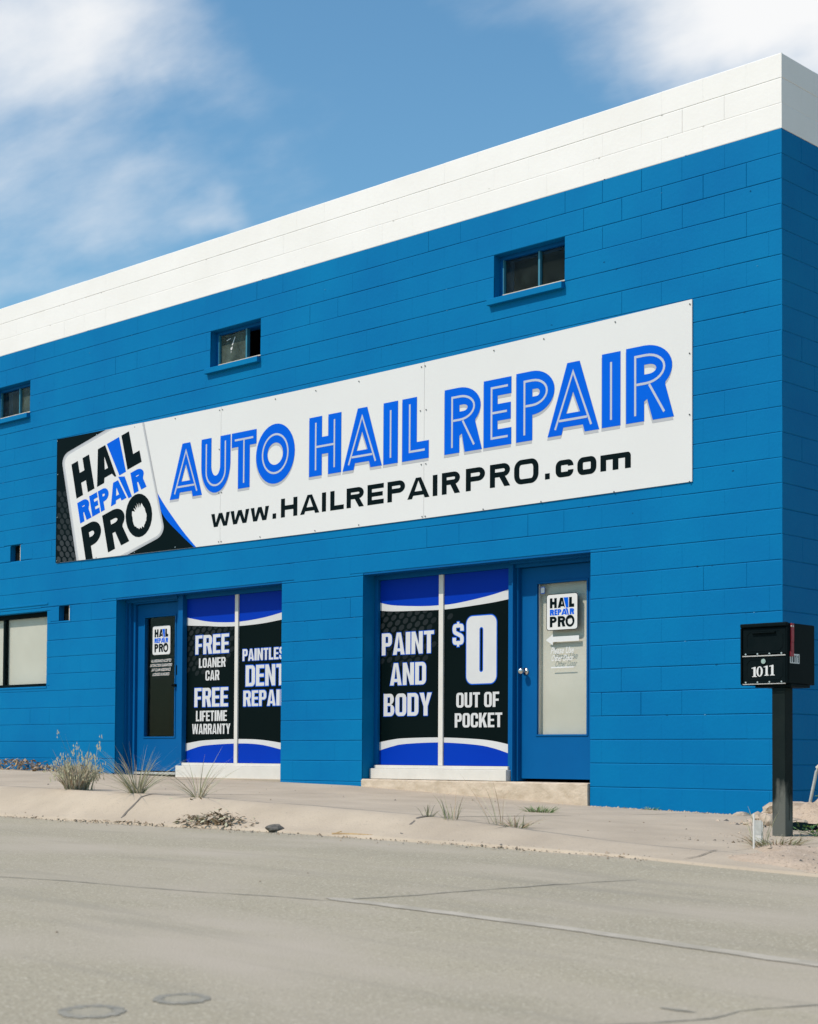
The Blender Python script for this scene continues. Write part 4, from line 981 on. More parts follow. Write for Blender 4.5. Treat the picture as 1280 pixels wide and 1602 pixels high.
# AUTO HAIL REPAIR with inline strokes
def big(ch, x0, x1, z0, z1):
    w, h = x1-x0, z1-z0; s, t = min(.185, w*.42), .170
    if ch == 'A':
        k = h; ap0, ap1 = w*.385, w*.625
        cs = [[(0, 0), (.155, 0), (.175, .065), (w-.175, .065), (w-.155, 0), (w, 0), (ap1, h), (ap0, h)], [(w/2-.075, .185), (w/2, .37), (w/2+.075, .185)]]
        inn = [[(.095, .055), (w/2-.012, h-.10)], [(w/2+.012, h-.10), (w-.095, .055)], [(.135, .125), (w-.135, .125)]]
        inn = [[(.085, .055), (w/2, h-.085), (w-.085, .055)], [(.128, .128), (w-.128, .128)]]
    elif ch == 'U': s = w*.345; cs = glyph('U', w, h, s, .185, .5); inn = [[(s*.5, h-.06)]+arc(w/2, .235, w/2-s*.5, .155, 180, 360, 14)+[(w-s*.5, h-.06)]]
    elif ch == 'T': s = .185; a = (w-s)/2; cs = [[(a, 0), (a+s, 0), (a+s, h-.155), (w, h-.155), (w, h), (0, h), (0, h-.155), (a, h-.155)]]; inn = [[(.05, h-.08), (w-.05, h-.08)], [(w/2, h-.09), (w/2, .055)]]
    elif ch == 'O': s = w*.31; cs = [arc(w/2, h/2, w/2, h/2, 0, 350, 35), arc(w/2, h/2, w*.20, h*.185, 0, 350, 35)]; inn = ['ring']
    elif ch == 'H': s = .185; cs = glyph('H', w, h, s, .175); inn = [[(s*.52, .06), (s*.52, h-.06)], [(w-s*.52, .06), (w-s*.52, h-.06)], [(s*.55, h*.49), (w-s*.55, h*.49)]]
    elif ch == 'I': cs = glyph('I', w, h, w, w); inn = [[(w/2, .06), (w/2, h-.08)]]
    elif ch == 'L': s = .190; cs = glyph('L', w, h, s, .170); inn = [[(s*.52, h-.06), (s*.52, .085), (w-.05, .085)]]
    elif ch == 'E': s = .175; e = .155; cs = [[(0, 0), (w, 0), (w, e), (s*.95, e), (s*.95, h*.5-e*.5), (w*.98, h*.5-e*.5), (w*.98, h*.5+e*.5), (s*.95, h*.5+e*.5), (s*.95, h-e), (w, h-e), (w, h), (0, h)]]; inn = [[(w-.04, .078), (.095, .078), (.095, h-.078), (w-.04, h-.078)], [(.095, h/2), (w-.05, h/2)]]
    elif ch in 'PR':
        s = .185; b0 = h*.365 if ch == 'P' else h*.36; hh = h-b0; rx = w*.60
        bowl = arc(w-rx, b0+hh/2, rx, hh/2, -90, 90, 18)
        hole = [(s, b0+.165)]+arc(w-.175-.062 if False else s+.045, b0+hh/2, w-.165-s-.045, hh/2-.165, -90, 90, 10)+[(s, h-.165)]
        if ch == 'P': cs = [[(0, 0), (s, 0), (s, b0)]+bowl+[(0, h)], hole]
        else:
            w2 = w; bowl = arc(w*.985-rx, b0+hh/2, rx, hh/2, -40, 90, 14)
            cs = [[(0, 0), (s, 0), (s, b0*.72), (s+.03, b0*.80), (w2-.20, 0), (w2+.01, 0), (w*.84, b0+.05)]+bowl+[(0, h)], hole]
        c = b0+.088
        bi = arc(w-rx+.01, (c+h-.085)/2, rx-.095, (h-.085-c)/2, 90, -90, 14)
        inn = [[(.095, .055), (.095, h-.085)]+bi+[(.095+.012, c)]]
        if ch == 'R': inn.append([(w*.50, c-.012), (w-.085, .055)])
    return shift(cs, x0, z0), [q if q == 'ring' else [(p[0]+x0, p[1]+z0) for p in q] for q in inn]
WORDS = [[('A', -7.609, -7.058), ('U', -7.071, -6.592), ('T', -6.572, -6.178), ('O', -6.183, -5.590)],
         [('H', -5.377, -4.916), ('A', -4.895, -4.354), ('I', -4.334, -4.142), ('L', -4.085, -3.740)],
         [('R', -3.542, -3.092), ('E', -3.063, -2.736), ('P', -2.679, -2.245), ('A', -2.322, -1.760), ('I', -1.732, -1.538), ('R', -1.480, -1.008)]]
for wd_ in WORDS:
    f1, f2, f3 = Flat(), Flat(), Flat()
    for ch, a, b in wd_:
        zb_ = 3.298+.012*max(0, (a+3.6)/2.6); zt_ = 3.904+.060*max(0, (a+3.9)/2.9)
        if ch == 'O': zb_ -= .008; zt_ += .014
        cs, inn = big(ch, a, b, zb_, zt_)
        f1.shape(shift(cs, -.006, -.028), YS-.0012); f2.shape(cs, YS-.0024)
        for q, st in enumerate(inn):
            if st == 'ring':
                cx, cz = (a+b)/2, (zb_+zt_)/2; W_, H_ = (b-a), (zt_-zb_)
                f3.shape([arc(cx, cz, W_*.345, H_*.34, 0, 352, 44), arc(cx, cz, W_*.345-.021, H_*.34-.021, 0, 352, 44)], YS-.0036)
            else: f3.shape(stroke(st, .021), YS-.0036-.0002*q)
    f1.build('drop_shadow_print', M['sign_shade'], S); f2.build('lettering', M['sign_blue'], S); f3.build('inline_stroke', M['inline'], S)
# web address
URL = [('w', -6.900, -6.594, .145), ('w', -6.584, -6.284, .145), ('w', -6.262, -5.976, .145), ('.', -5.921, -5.866, .06), ('H', -5.793, -5.547, .195), ('A', -5.505, -5.224, .195), ('I', -5.187, -5.128, .195), ('L', -5.067, -4.875, .195),
       ('R', -4.836, -4.598, .197), ('E', -4.547, -4.327, .20), ('P', -4.277, -4.045, .20), ('A', -4.014, -3.729, .20), ('I', -3.688, -3.629, .20), ('R', -3.573, -3.349, .205), ('P', -3.276, -3.045, .21), ('R', -2.986, -2.750, .212), ('O', -2.702, -2.423, .222),
       ('.', -2.350, -2.297, .055), ('c', -2.232, -2.036, .152), ('o', -1.994, -1.790, .156), ('m', -1.747, -1.431, .140)]
f = Flat()
for ch, a, b, h in URL:
    zb_ = 2.924+(.006 if a > -2.4 else 0)-(.006 if ch in 'Oo' else 0); s = .060
    if ch == 'w': s = .062
    f.shape(shift(glyph(ch, b-a, h, s, .046, .30 if ch not in 'PR' else .34), a, zb_), YS-.0016)
f.build('lettering', M['sign_black'], S)
# screws
scr = [(-9.752, 4.239, 1), (-8.968, 4.212, 1), (-8.25, 4.205, 0), (-7.527, 4.203, 0), (-6.775, 4.187, 0), (-6.728, 4.187, 0), (-5.889, 4.178, 0), (-5.285, 4.174, 0), (-4.673, 4.174, 0), (-3.838, 4.183, 0), (-3.79-.0, 4.185, 0), (-2.942, 4.19, 0), (-2.366, 4.197, 0), (-1.592, 4.21, 0), (-.842, 4.223, 0),
       (-9.733, 2.785, 1), (-8.951, 2.762, 0), (-8.231, 2.765, 1), (-7.503, 2.762, 1), (-6.772, 2.758, 0), (-6.73, 2.758, 0), (-6.11, 2.752, 0), (-5.283, 2.742, 0), (-4.663, 2.742, 0), (-3.82, 2.742, 0), (-3.78, 2.742, 0), (-3.063, 2.737, 0), (-2.392, 2.737, 0), (-1.602, 2.74, 0), (-.845, 2.742, 0),
       (-9.736, 3.83, 1), (-9.737, 3.311, 1), (-.845, 3.812, 0), (-.845, 3.301, 0), (-3.849, 3.762, 0), (-3.775, 3.762, 0), (-3.834, 3.243, 0), (-3.775, 3.243, 0), (-6.775, 3.762, 0), (-6.775, 3.287, 0), (-6.73, 3.287, 0)]
sm = {}
for k in (0, 1):
    m_ = MB(); m_.tube([(0, 0, 0), (0, -.003, 0)], .0062, 8); me = m_.mesh('screw'); me.materials.append(M['screw_light' if k else 'screw']); sm[k] = me
for x, z, k in scr:
    o = bpy.data.objects.new('screw', sm[k]); COL.objects.link(o); o.parent = S; o.location = (x, YS-.004, z)

# ------------------------------------------------------------------ the mailbox
def mailbox():
    E_ = empty('mailbox', (1.17, -1.95, -.07), 'large black locking mailbox on a square black post with red flag and number 1011', 'mailbox')
    def P_(m_, name, mm, bevel=0, smooth=False, parent=E_):
        o = m_.build(name, mm, parent, bevel, smooth); return o
    # box in local coordinates: front at y=-.05, x -.325 .. +.02
    x0, x1, y0, y1, z0, z1 = -.325, .020, -.05, .30, 1.015, 1.415
    m_ = MB(); m_.box(x0, x1, y0+.012, y1, z0, z1)
    m_.box(x0, x1, y0-.018, y0+.013, z1-.022, z1+.004)                      # hood over the front
    m_.box(x0, x0+.012, y0-.016, y0+.012, z0, z1-.022); m_.box(x1-.012, x1, y0-.008, y0+.012, z0, z1-.022)
    body = P_(m_, 'body', M['black_metal'], .006)
    m_ = MB(); m_.box(x0+.014, x1-.014, y0-.002, y0+.011, 1.215, z1-.026)
    ud = P_(m_, 'mail_flap', M['black_metal'], .003)
    # pressed border on flap and door: a thin raised octagon
    def octo(xa, xb, za, zb, c, y, w, par):
        p = [(xa+c, za), (xb-c, za), (xb, za+c), (xb, zb-c), (xb-c, zb), (xa+c, zb), (xa, zb-c), (xa, za+c)]
        m2 = MB()
        for a, b in zip(p, p[1:]+p[:1]): m2.tube([(a[0], y, a[1]), (b[0], y, b[1])], w, 6)
        m2.build('pressed_border', M['black_metal'], par)
    octo(x0+.045, x1-.035, 1.235, z1-.05, .025, y0-.002, .0028, ud)
    m_ = MB(); m_.box(x0+.085, x1-.085, y0-.020, y0-.0025, 1.352, 1.360); P_(m_, 'pull_lip', M['black_metal'], .002, parent=ud)
    m_ = MB(); m_.box(x0+.014, x1-.014, y0-.003, y0+.011, z0+.004, 1.196)
    dr = P_(m_, 'locking_door', M['black_metal'], .003)
    octo(x0+.045, x1-.035, z0+.030, 1.178, .025, y0-.003, .0026, dr)
    m_ = MB(); m_.box(x0+.014, x1-.012, y0-.010, y0-.004, 1.199, 1.206); P_(m_, 'seam_strip', M['galv'], .001, parent=dr)
    m_ = MB(); m_.box(x0+.014, x1-.012, y0-.008, y0-.004, z0-.001, z0+.004); P_(m_, 'seam_strip', M['galv'], .001, parent=dr)
    rv = MB(); rv.tube([(0, 0, 0), (0, -.004, 0)], .006, 8); rme = rv.mesh('rivet'); rme.materials.append(M['screw_light'])
    for z in (1.216, z0+.014):
        for k in range(4):
            o = bpy.data.objects.new('rivet', rme); COL.objects.link(o); o.parent = dr; o.location = (x0+.038+k*.0885, y0-.005, z)
    m_ = MB(); m_.tube([(x0+.172, y0-.003, 1.166), (x0+.172, y0-.012, 1.166)], .0165, 20); m_.tube([(x0+.172, y0-.012, 1.166), (x0+.172, y0-.014, 1.166)], .008, 12)
    P_(m_, 'key_lock', M['chrome'], 0, parent=dr)
    # white serif numerals
    def one(w, h): return [[(w*.10, 0), (w*.95, 0), (w*.95, h*.05), (w*.74, h*.09), (w*.74, h), (w*.60, h), (0, h*.90), (0, h*.83), (w*.34, h*.86), (w*.34, h*.09), (w*.10, h*.05)]]
    def zero(w, h): return [arc(w/2, h/2, w/2, h/2, 0, 345, 23), arc(w/2, h/2, w*.20, h*.42, 0, 345, 23)]
    f = Flat(); yy = y0-.0048
    for i, (fn, dx, dz, w, h) in enumerate(((one, .092, .052, .042, .066), (zero, .128, .053, .048, .068), (one, .183, .058, .040, .066), (one, .224, .058, .042, .070))):
        f.shape(shift(fn(w, h), x0-.012+dx, z0+dz-.002), yy)
    f.build('numerals', M['sticker'], dr)
    # side flag and house-number sticker on the right flank
    m_ = MB(); xs_ = x1+.001
    m_.box(xs_, xs_+.008, -.018, .018, 1.287, 1.412); m_.box(xs_, xs_+.008, -.020, .016, 1.228, 1.286)
    m_.box(xs_, xs_+.009, -.030, .014, 1.195, 1.2275)
    fl = P_(m_, 'flag', M['red'], .002)
    for yv in (-.018, .003):
        m_ = MB(); m_.tube([(xs_+.006, yv, 1.392), (xs_+.010, yv, 1.392)], .0055, 8); P_(m_, 'rivet', M['screw_light'], 0, parent=fl)
    m_ = MB(); m_.box(x1+.0002, x1+.0012, -.022, .098, 1.150, 1.213); st = P_(m_, 'number_sticker', M['sticker'])
    def onyz(y, z, w, h, ch, m2):
        for c in (glyph(ch, w, h, w*.42, h*.16, .4)):
            pass
        cs = orient(glyph(ch, w, h, w*.42, h*.16, .4)); pts = [[Vector((0, p[0]+y, p[1]+z)) for p in c] for _, c in cs]
        tri = tessellate_polygon(pts); flat = [p for c in pts for p in c]
        m2.add([(x1+.0020, p.y, p.z) for p in flat], [tuple(t) for t in tri])
    m2 = MB()
    for k, ch in enumerate('1011'): onyz(-.016+k*.029, 1.156, .020, .050, ch, m2)
    m2.build('sticker_digits', M['sign_black'], st)
    # post, collar plate
    m_ = MB(); m_.box(-.24, .045-.02, -.02, .23, .995, 1.014); P_(m_, 'mounting_plate', M['black_metal'], .003)
    m_ = MB(); m_.box(-.121, -.022, -.01, .089, -.25, .994)
    post = P_(m_, 'post', M['post'], .006)
    m_ = MB(); m_.box(-.022, -.0208, .035, .040, .12, .30); P_(m_, 'post_slot', M['sign_black'], 0, parent=post)
    return E_
def post_mat():
    m = mat('weathered_black_post', (0.008, 0.014, 0.014), 0.55, (0.012, 0.018, 0.017), 6, 5, 0.15, 120, 0.04)
    nt = m.node_tree; N = nt.nodes; L = nt.links; b = N['Principled BSDF']; prev = b.inputs['Base Color'].links[0].from_socket; g = N['Geometry']
    sp = N.new('ShaderNodeSeparateXYZ'); L.new(g.outputs['Position'], sp.inputs[0])
    n = N.new('ShaderNodeTexNoise'); n.inputs['Scale'].default_value = 5; n.inputs['Detail'].default_value = 6
    mp = N.new('ShaderNodeMapping'); mp.inputs['Scale'].default_value = (2.5, 2.5, .8); L.new(g.outputs['Position'], mp.inputs[0]); L.new(mp.outputs[0], n.inputs[0])
    a = N.new('ShaderNodeMath'); a.operation = 'MULTIPLY_ADD'; L.new(n.outputs[0], a.inputs[0]); a.inputs[1].default_value = .9; L.new(sp.outputs[2], a.inputs[2])
    r = N.new('ShaderNodeMapRange'); r.inputs[1].default_value = .72; r.inputs[2].default_value = .54; L.new(a.outputs[0], r.inputs[0])
    x = N.new('ShaderNodeMix'); x.data_type = 'RGBA'; L.new(r.outputs[0], x.inputs[0]); L.new(prev, x.inputs[6]); x.inputs[7].default_value = (.115, .12, .105, 1)   # road dust and bleached coat near the foot
    L.new(x.outputs[2], b.inputs['Base Color']); return m
M['post'] = post_mat()
mailbox()

# ------------------------------------------------------------------ weeds and grass
def tuft(name, x, y, n, h, spread, mats, label, seed, cat='grass tuft', base=.05, width=.004, z=None, lean=(0, 0), seed_heads=0, group=None):
    r = random.Random(seed); mb = MB(); z0 = gz(x, y)+.008 if z is None else z
    for i in range(n):
        a = r.uniform(0, 2*math.pi); rr = base*math.sqrt(r.random()); bx, by = rr*math.cos(a), rr*math.sin(a)
        hh = h*r.uniform(.35, 1.0); sp = spread*r.uniform(.2, 1.0)*(1.0 if r.random() < .8 else 1.35); a2 = a+r.uniform(-.7, .7)
        dx, dy = sp*math.cos(a2)+lean[0]*hh, sp*math.sin(a2)+lean[1]*hh; w = width*r.uniform(.6, 1.3); t = r.uniform(0, math.pi); wx, wy = w*math.cos(t), w*math.sin(t)
        pts = []; N_ = 5; curl = r.uniform(.0, .35)
        for k in range(N_+1):
            u = k/N_; pts.append((bx+dx*u**1.25, by+dy*u**1.25, -.01+hh*(u-curl*u**3)))
        v = []
        for k, p in enumerate(pts):
            q = 1-.9*(k/N_)**1.5
            v += [(p[0]-wx*q, p[1]-wy*q, p[2]), (p[0]+wx*q, p[1]+wy*q, p[2])]
        mb.add(v, [(2*k, 2*k+1, 2*k+3, 2*k+2) for k in range(N_)], r.randrange(len(mats)))
        if seed_heads and r.random() < seed_heads:
            p = pts[-1]
            for k in range(5):
                q = (p[0]+r.uniform(-.012, .012), p[1]+r.uniform(-.012, .012), p[2]-r.uniform(0, .06)); e = .008
                mb.add([(q[0]-e, q[1], q[2]), (q[0]+e*.3, q[1]+e*.4, q[2]-e), (q[0], q[1], q[2]+e*2.2)], [(0, 1, 2)], len(mats)-1)
    o = mb.build(name, [M[k] for k in mats], None, loc=(x, y, z0)); return tag(o, label, cat, group)
GG = 'dry grass tufts growing in the pavement joint'
tuft('grass_tuft', -4.72, -3.36, 330, .36, .17, ['straw', 'straw_pink', 'straw_pink', 'dead', 'straw'], 'dense bushy pale grass tuft left of the left door, leftmost of three large tufts', 1, base=.09, width=.0045, z=gz(-4.72, -3.4)+.01, seed_heads=.3, group=GG)
tuft('grass_tuft', -4.70, -3.28, 26, .52, .16, ['grass_green', 'straw'], 'few tall thin green stems rising behind the leftmost bushy tuft', 2, base=.08, width=.003, lean=(.05, 0), seed_heads=.8, group=GG)
tuft('grass_tuft', -3.84, -3.40, 125, .46, .50, ['straw', 'straw', 'straw_pink', 'grass_green'], 'wide spraying tuft of straw grass in front of the left door', 3, base=.05, width=.0036, group=GG)
tuft('grass_tuft', -3.05, -3.42, 62, .42, .52, ['straw', 'straw_pink', 'grass_green'], 'sparse splayed wiry tuft in front of the FREE LOANER CAR window', 4, base=.03, width=.003, group=GG)
tuft('grass_tuft', -.64, -3.47, 15, .15, .09, ['grass_green', 'straw'], 'small upright weed beside the dark kerb joint', 5, base=.03, group=GG)
tuft('grass_tuft', -.44, -3.46, 24, .24, .13, ['straw', 'grass_green', 'dead'], 'small thin tuft just right of the dark kerb joint', 6, base=.05, width=.003, group=GG)
tuft('grass_tuft', 0.02, -3.36, 48, .11, .24, ['grass_green', 'straw', 'dead'], 'low sprawling weed on the pavement edge in front of the right door', 7, base=.07, group=GG)
tuft('grass_tuft', -.12, -3.36, 16, .36, .30, ['straw', 'dead'], 'long thin brown stalks leaning from the low weed towards the step', 17, base=.07, width=.002, group=GG, lean=(-.3, 0))
tuft('green_grass_patch', -1.0, -1.80, 150, .07, .12, ['leaf', 'grass_green'], 'small flat fresh green grass patch near the right end of the concrete step', 8, base=.09, width=.004, cat='grass patch')
tuft('grass_tuft', 1.58, -2.84, 170, .09, .19, ['straw', 'grass_green', 'dead'], 'flattened green and straw grass at the foot of the mailbox post', 9, base=.14, width=.0035, z=dirt_z(1.58, -2.84)-.004, group=GG)
tuft('grass_tuft', 1.34, -2.62, 14, .32, .10, ['grass_green', 'straw'], 'few tall thin stems between the white stake and the mailbox post', 10, base=.05, width=.003, z=dirt_z(1.34, -2.62), group=GG)
tuft('grass_tuft', -.25, -.06, 40, .05, .06, ['leaf', 'straw'], 'tiny green tuft at the foot of the blue wall left of the mailbox', 11, base=.05, group=GG)
tuft('grass_tuft', -1.2, -.05, 40, .05, .05, ['leaf', 'straw'], 'tiny green tuft at the foot of the blue wall right of the concrete step', 12, base=.05, group=GG)
def leafy(x, y, z, label, seed, n=60, r0=.12, h=.12):
    r = random.Random(seed); mb = MB()
    for i in range(n):
        a = r.uniform(0, 6.28); d = r0*math.sqrt(r.random()); p = Vector((d*math.cos(a), d*math.sin(a), r.uniform(.01, h)*(1-d/r0*.5)))
        L_ = r.uniform(.025, .05); d1 = Vector((math.cos(a)+r.uniform(-.6, .6), math.sin(a)+r.uniform(-.6, .6), r.uniform(-.2, .8))).normalized(); s_ = d1.cross(Vector((0, 0, 1))).normalized()*L_*.35
        mb.add([p, p+d1*L_*.5+s_, p+d1*L_, p+d1*L_*.5-s_], [(0, 1, 2, 3)], 0)
        if i % 4 == 0: mb.tube([(0, 0, -.01), tuple(p*.6), tuple(p)], .002, 4, 1)
    return tag(mb.build('weed', [M['leaf'], M['grass_green']], None, loc=(x, y, z)), label, 'weed')
leafy(1.235, -1.70, gz(1.2, -1.7)+.01, 'green leafy weed on the dirt at the right edge below the broken concrete', 1, 90, .15, .11)
leafy(.62, -.42, .12, 'green leaves poking out beside the broken concrete at the right edge', 2, 50, .12, .14)

# ------------------------------------------------------------------ litter, stones and sticks
def rock(name, loc, size, label, m, seed, cat='stone', group=None, sub=2, rough=.25, flat=1.0):
    r = random.Random(seed); bm = bmesh.new(); bmesh.ops.create_icosphere(bm, subdivisions=sub, radius=1)
    ph = [(Vector((r.uniform(-1, 1), r.uniform(-1, 1), r.uniform(-1, 1))).normalized(), r.uniform(.55, .95)) for _ in range(9)]
    for v in bm.verts:
        for nrm, d in ph:
            e = v.co.dot(nrm)
            if e > d: v.co -= nrm*(e-d)
        v.co *= 1+r.uniform(-rough, rough)*.25
        v.co = Vector((v.co.x*size[0], v.co.y*size[1], v.co.z*size[2]))
    me = bpy.data.meshes.new(name); bm.to_mesh(me); bm.free()
    o = link(name, me, M[m], None, loc); o.rotation_euler = (0, 0, r.uniform(0, 6)); return tag(o, label, cat, group)
rock('dark_stone', (-1.66, -3.90, gz(-1.66, -3.9)+.03), (.085, .05, .030), 'dark crumbled lump of asphalt lying in the gutter in front of the pillar', 'stone_dark', 3, sub=3)
# broken concrete heap by the end wall
RG = 'broken concrete chunks at the foot of the end wall'
rock('rubble_chunk', (.46, -.70, .07), (.26, .18, .085), 'largest flat pale concrete chunk right of the mailbox post', 'stone', 11, 'rubble', RG, 3)
rock('rubble_chunk', (.78, -.60, .04), (.22, .20, .13), 'pale concrete chunk at the right edge where the bent rod stands', 'stone', 12, 'rubble', RG, 3)
rock('rubble_chunk', (.62, -.98, -.02), (.16, .12, .06), 'small lower chunk beneath the flat pale concrete slab', 'stone', 13, 'rubble', RG, 3)
rock('rubble_chunk', (.95, -.95, -.03), (.18, .14, .07), 'earthy lower chunk at the right edge above the green weed', 'stone', 14, 'rubble', RG, 3)
rock('rubble_chunk', (1.02, -1.40, -.06), (.07, .05, .03), 'small white stone in front of the black rag beside the post', 'stone', 15, 'rubble', RG)
rock('rubble_chunk', (-.30, -.12, .0), (.10, .06, .035), 'thin pale broken edge at the foot of the wall just left of the corner', 'stone', 16, 'rubble', RG)
rock('black_rag', (.86, -1.28, -.03), (.14, .07, .045), 'crumpled black rag lying beside the mailbox post and rubble', 'sign_black', 21, 'rag', None, 3, .6)
def scatter(name, fn, n, size, mats, seed, label, cat, flat=.35):
    r = random.Random(seed); mb = MB()
    for i in range(n):
        x, y = fn(r); zf = dirt_z(x, y) if x > 1.45 and y < 0 else (kz(x, y) if -3.9 < y < -3.42 and x < 1.6 else gz(x, y)+.006)
        s_ = size*r.uniform(.4, 1.3)*(1 if r.random() < .9 else 1.8); a = r.uniform(0, 6.28)
        v = [(s_*math.cos(a+k*1.571)*r.uniform(.6, 1), s_*math.sin(a+k*1.571)*r.uniform(.6, 1), 0) for k in range(4)]
        top = (r.uniform(-.3, .3)*s_, r.uniform(-.3, .3)*s_, s_*flat*2*r.uniform(.5, 1))
        pts = [(x+q[0], y+q[1], zf+q[2]-.001) for q in v]+[(x+top[0], y+top[1], zf+top[2])]
        mb.add(pts, [(0, 1, 4), (1, 2, 4), (2, 3, 4), (3, 0, 4)], r.randrange(len(mats)))
    return tag(mb.build(name, [M[k] for k in mats], None), label, cat, kind='stuff')
scatter('gravel', lambda r: (r.uniform(-9, 3.4), -3.93+abs(r.gauss(0, .05))*r.choice((-1.6, .8))), 1700, .008, ['stone', 'stone_dark', 'dead_dark', 'dead'], 1, 'loose grit gathered along the gutter line', 'gravel')
scatter('gravel', lambda r: (r.uniform(1.4, 4.2), r.uniform(-4.0, -.6)), 900, .011, ['stone', 'stone', 'stone_dark', 'dirt'], 2, 'pebbles scattered over the sandy verge round the mailbox', 'gravel')
scatter('gravel', lambda r: (r.uniform(-6, 1.5), r.uniform(-3.4, -.05)), 90, .009, ['stone_dark', 'dead_dark', 'stone'], 3, 'few crumbs of grit lying on the sidewalk slabs', 'gravel')
scatter('gravel', lambda r: (r.uniform(-1, 4.6), r.uniform(-8, -4.1)), 26, .007, ['stone_dark', 'stone', 'dead_dark'], 4, 'single crumbs of stone strewn on the pale asphalt', 'gravel')
scatter('gravel', lambda r: (r.uniform(.75, 1.35), r.uniform(-2.9, -1.6)), 110, .009, ['stone_dark', 'dead_dark', 'stone'], 6, 'dark crumbs around the foot of the white stakes', 'gravel')
scatter('gravel', lambda r: (r.uniform(-1.8, 0.0), -abs(r.gauss(0.01, .05))), 240, .012, ['stone', 'dead_dark', 'stone'], 7, 'crumbled edge of earth along the foot of the blue wall', 'gravel')
scatter('gravel', lambda r: (r.gauss(.75, .24), r.gauss(-1.0, .14)), 420, .022, ['stone', 'dirt', 'stone_dark'], 8, 'crumbled mortar lying between the concrete chunks', 'gravel')
def leafpile(name, cx, cy, n, sx_, sy_, hz, size, mats, seed, label, cat='leaf litter', zf=None):
    r = random.Random(seed); mb = MB()
    for i in range(n):
        x = r.gauss(0, sx_); y = r.gauss(0, sy_); k = math.exp(-(x/sx_)**2*.5); z = r.uniform(0, hz)*k
        s_ = size*r.uniform(.4, 1.3); d = Vector((r.uniform(-1, 1), r.uniform(-1, 1), r.uniform(-.5, .5))).normalized(); e = d.cross(Vector((r.uniform(-.3, .3), r.uniform(-.3, .3), 1))).normalized()
        w = r.choice((.12, .35, .5)); p = Vector((x, y, z)); b = Vector((0, 0, r.uniform(-.2, .3)*s_))
        base = (zf or (lambda a_, b_: gz(a_, b_)))(cx+x, cy+y)
        q = [p-d*s_, p+e*s_*w+b, p+d*s_, p-e*s_*w+b]; mb.add([(cx+v.x, cy+v.y, base+v.z+.008) for v in q], [(0, 1, 2), (0, 2, 3)], r.randrange(len(mats)))
    return tag(mb.build(name, [M[k] for k in mats], None), label, cat, kind='stuff')
leafpile('leaf_litter', -10.3, -.16, 620, .75, .09, .13, .040, ['dead', 'dead', 'dead_dark', 'twig'], 1, 'brown dead leaves drifted against the foot of the blue wall at the left')
leafpile('leaf_litter', -9.1, -.10, 200, .30, .06, .08, .035, ['dead_dark', 'dead', 'sign_black'], 2, 'dark heap of litter against the wall behind the leftmost tuft')
RL = ['small pale lump at the left front of the rubble heap, beside the mailbox post', 'largest loose lump at the front of the rubble heap, right of the black post', 'loose pale lump at the right front of the rubble heap',
      'small lump low on the right end of the rubble heap', 'small lump behind the post on the left shoulder of the heap', 'rightmost loose lump of the heap, at the picture edge', 'tiny lump at the very front centre of the rubble heap', 'tiniest crumb in front of the heap, nearest the mailbox post']
for i, (x, y, q) in enumerate(((.36, -.98, .055), (.50, -1.10, .07), (.78, -1.12, .06), (.90, -1.05, .045), (.30, -.80, .05), (1.08, -.98, .06), (.66, -1.20, .035), (.42, -1.22, .03))):
    rock('rubble_chunk', (x, y, gz(x, y)+q*.5+.02*(y > -1.0)), (q*1.4, q, q*.8), RL[i], 'stone', 40+i, 'rubble', 'loose pieces on the rubble heap', 2, .5)
leafpile('leaf_litter', -2.42, -3.84, 330, .17, .05, .055, .030, ['straw', 'dead', 'dead_dark', 'stone'], 3, 'matted heap of dry grass and leaves lying in the gutter', zf=kz)
leafpile('leaf_litter', -3.3, -3.92, 200, .42, .03, .012, .022, ['dead', 'dead_dark', 'stone'], 4, 'thin drift of leaf crumbs along the gutter', zf=lambda a, b: I(ZR, a))
for i, (dx, dy, an, ln, lb) in enumerate(((0, 0, .1, .34, 'longest tan bamboo stick lying in the gutter'), (-.06, .03, -.05, .28, 'thinner tan stick lying behind the longest stick in the gutter'), (-.16, .01, 1.1, .08, 'short twig standing at the left end of the gutter sticks'))):
    mb = MB(); mb.tube([(-ln/2, 0, 0), (0, .004, .003), (ln/2, 0, 0)], .007 if i == 0 else .005, 7)
    o = mb.build('stick', M['twig'], None, loc=(-.92+dx, -3.90+dy, gz(-.92, -3.9)+.018)); o.rotation_euler = (0, -.35 if i == 2 else 0, an)
    tag(o, lb, 'stick', 'sticks lying in the gutter')
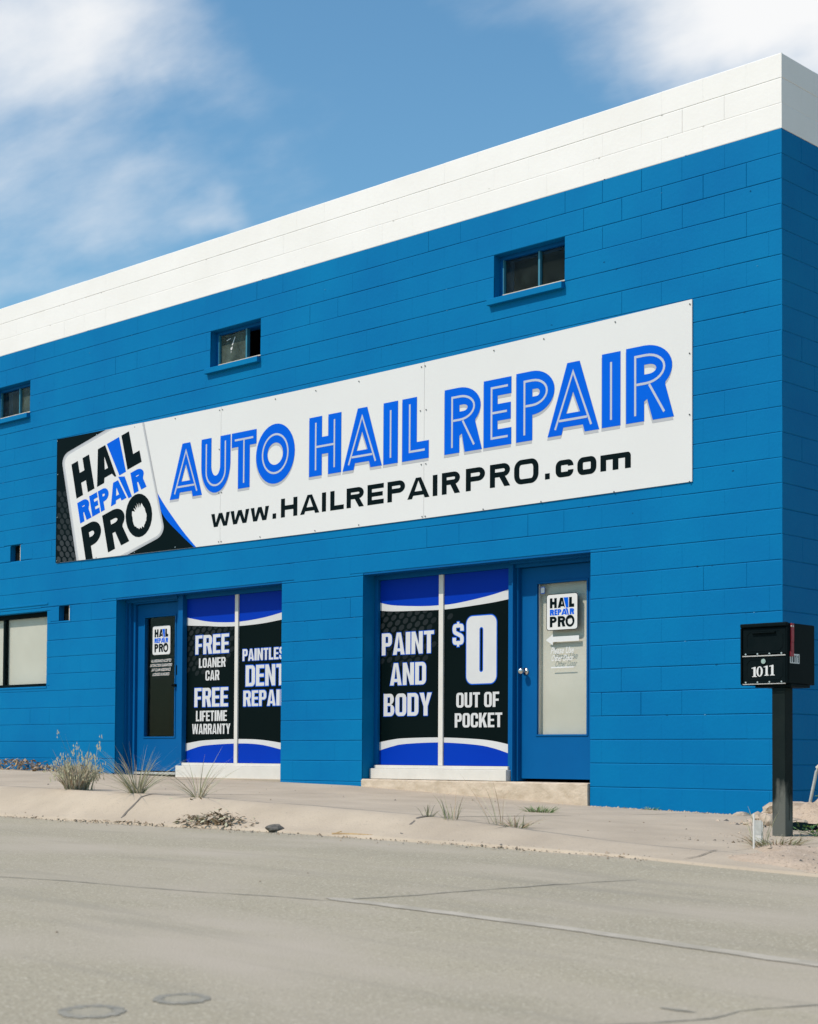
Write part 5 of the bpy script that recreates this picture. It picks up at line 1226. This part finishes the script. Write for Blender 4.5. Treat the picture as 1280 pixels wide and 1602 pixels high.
# round core patches in the asphalt
def patch(cx, cy, rr, label, seed):
    r = random.Random(seed); z = lambda x, y: rz(x, y)
    e = empty('road_patch', (cx, cy, gz(cx, cy)), label, 'road patch', 'round patches in the asphalt')
    n = 48; k1 = [1+r.uniform(-.07, .05) for _ in range(n)]; k2 = [1+r.uniform(-.20, .12) for _ in range(n)]
    v = []; f = []
    for i in range(n):
        a = 2*math.pi*i/n
        for q in (rr*k1[i], rr*.66*k2[i]):
            x, y = q*math.cos(a), q*math.sin(a); v.append((x, y, z(cx+x, cy+y)+.0025-gz(cx, cy)))
        f.append((2*i, 2*((i+1) % n), 2*((i+1) % n)+1, 2*i+1))
    MB().add(v, f).build('rim', M['ring'], e)
    v = [(0, 0, z(cx, cy)+.0015-gz(cx, cy))]; f = []
    for i in range(n):
        a = 2*math.pi*i/n; q = rr*.70*k2[i]; x, y = q*math.cos(a), q*math.sin(a); v.append((x, y, z(cx+x, cy+y)+.0015-gz(cx, cy))); f.append((0, 1+i, 1+(i+1) % n))
    MB().add(v, f).build('core', M['core'], e)
patch(2.67, -8.69, .105, 'round worn asphalt patch nearest the bottom left of the road', 1)
patch(2.71, -8.37, .092, 'round darker asphalt patch up and right of the nearest one', 2)

# white stakes and their plate beside the mailbox
ST_ = 'white plastic stakes beside the mailbox'
def stake(x, y, h, label, holes=0):
    e = empty('marker_stake', (x, y, dirt_z(x, y)-.02), label, 'stake', ST_)
    mb = MB(); mb.box(-.0065, .0065, -.003, .003, -.05, h); mb.build('blade', M['stake'], e, .002)
    mb = MB()
    for k in range(holes): mb.tube([(0, -.0045, h*.5-.03*k), (0, -.0060, h*.5-.03*k)], .004, 8)
    if holes: mb.build('hole', M['sign_black'], e)
stake(1.56, -3.04, .225, 'taller thin white stake left of the mailbox post', 0)
stake(1.33, -2.56, .165, 'shorter white stake with two holes nearer the mailbox post', 2)
e = empty('marker_plate', (1.44, -2.79, dirt_z(1.44, -2.79)), 'small grey and white plate held between the two white stakes', 'plate')
mb = MB(); mb.box(-.024, .024, -.003, .003, .075, .165); mb.build('upper_plate', M['galv'], e, .001)
mb = MB(); mb.box(-.024, .024, -.004, .004, .03, .074); mb.build('lower_plate', M['stake'], e, .001)
# bent rod in the rubble
mb = MB(); mb.tube([(.50, -.50, .04), (.515, -.50, .14), (.545, -.50, .27), (.565, -.50, .36), (.60, -.50, .405), (.66, -.50, .43), (.75, -.50, .44)], .012, 10)
mb.build('rod', M['galv'], None)
rod = bpy.data.objects['rod']; rod.name = 'bent_rod'; tag(rod, 'thin grey bent metal rod leaning out of the broken concrete at the right edge', 'rod')
MB().tube([(.575, -.50, .385), (.60, -.50, .405), (.625, -.50, .418)], .020, 10).build('rod_wrap', M['cream_trim'], rod)
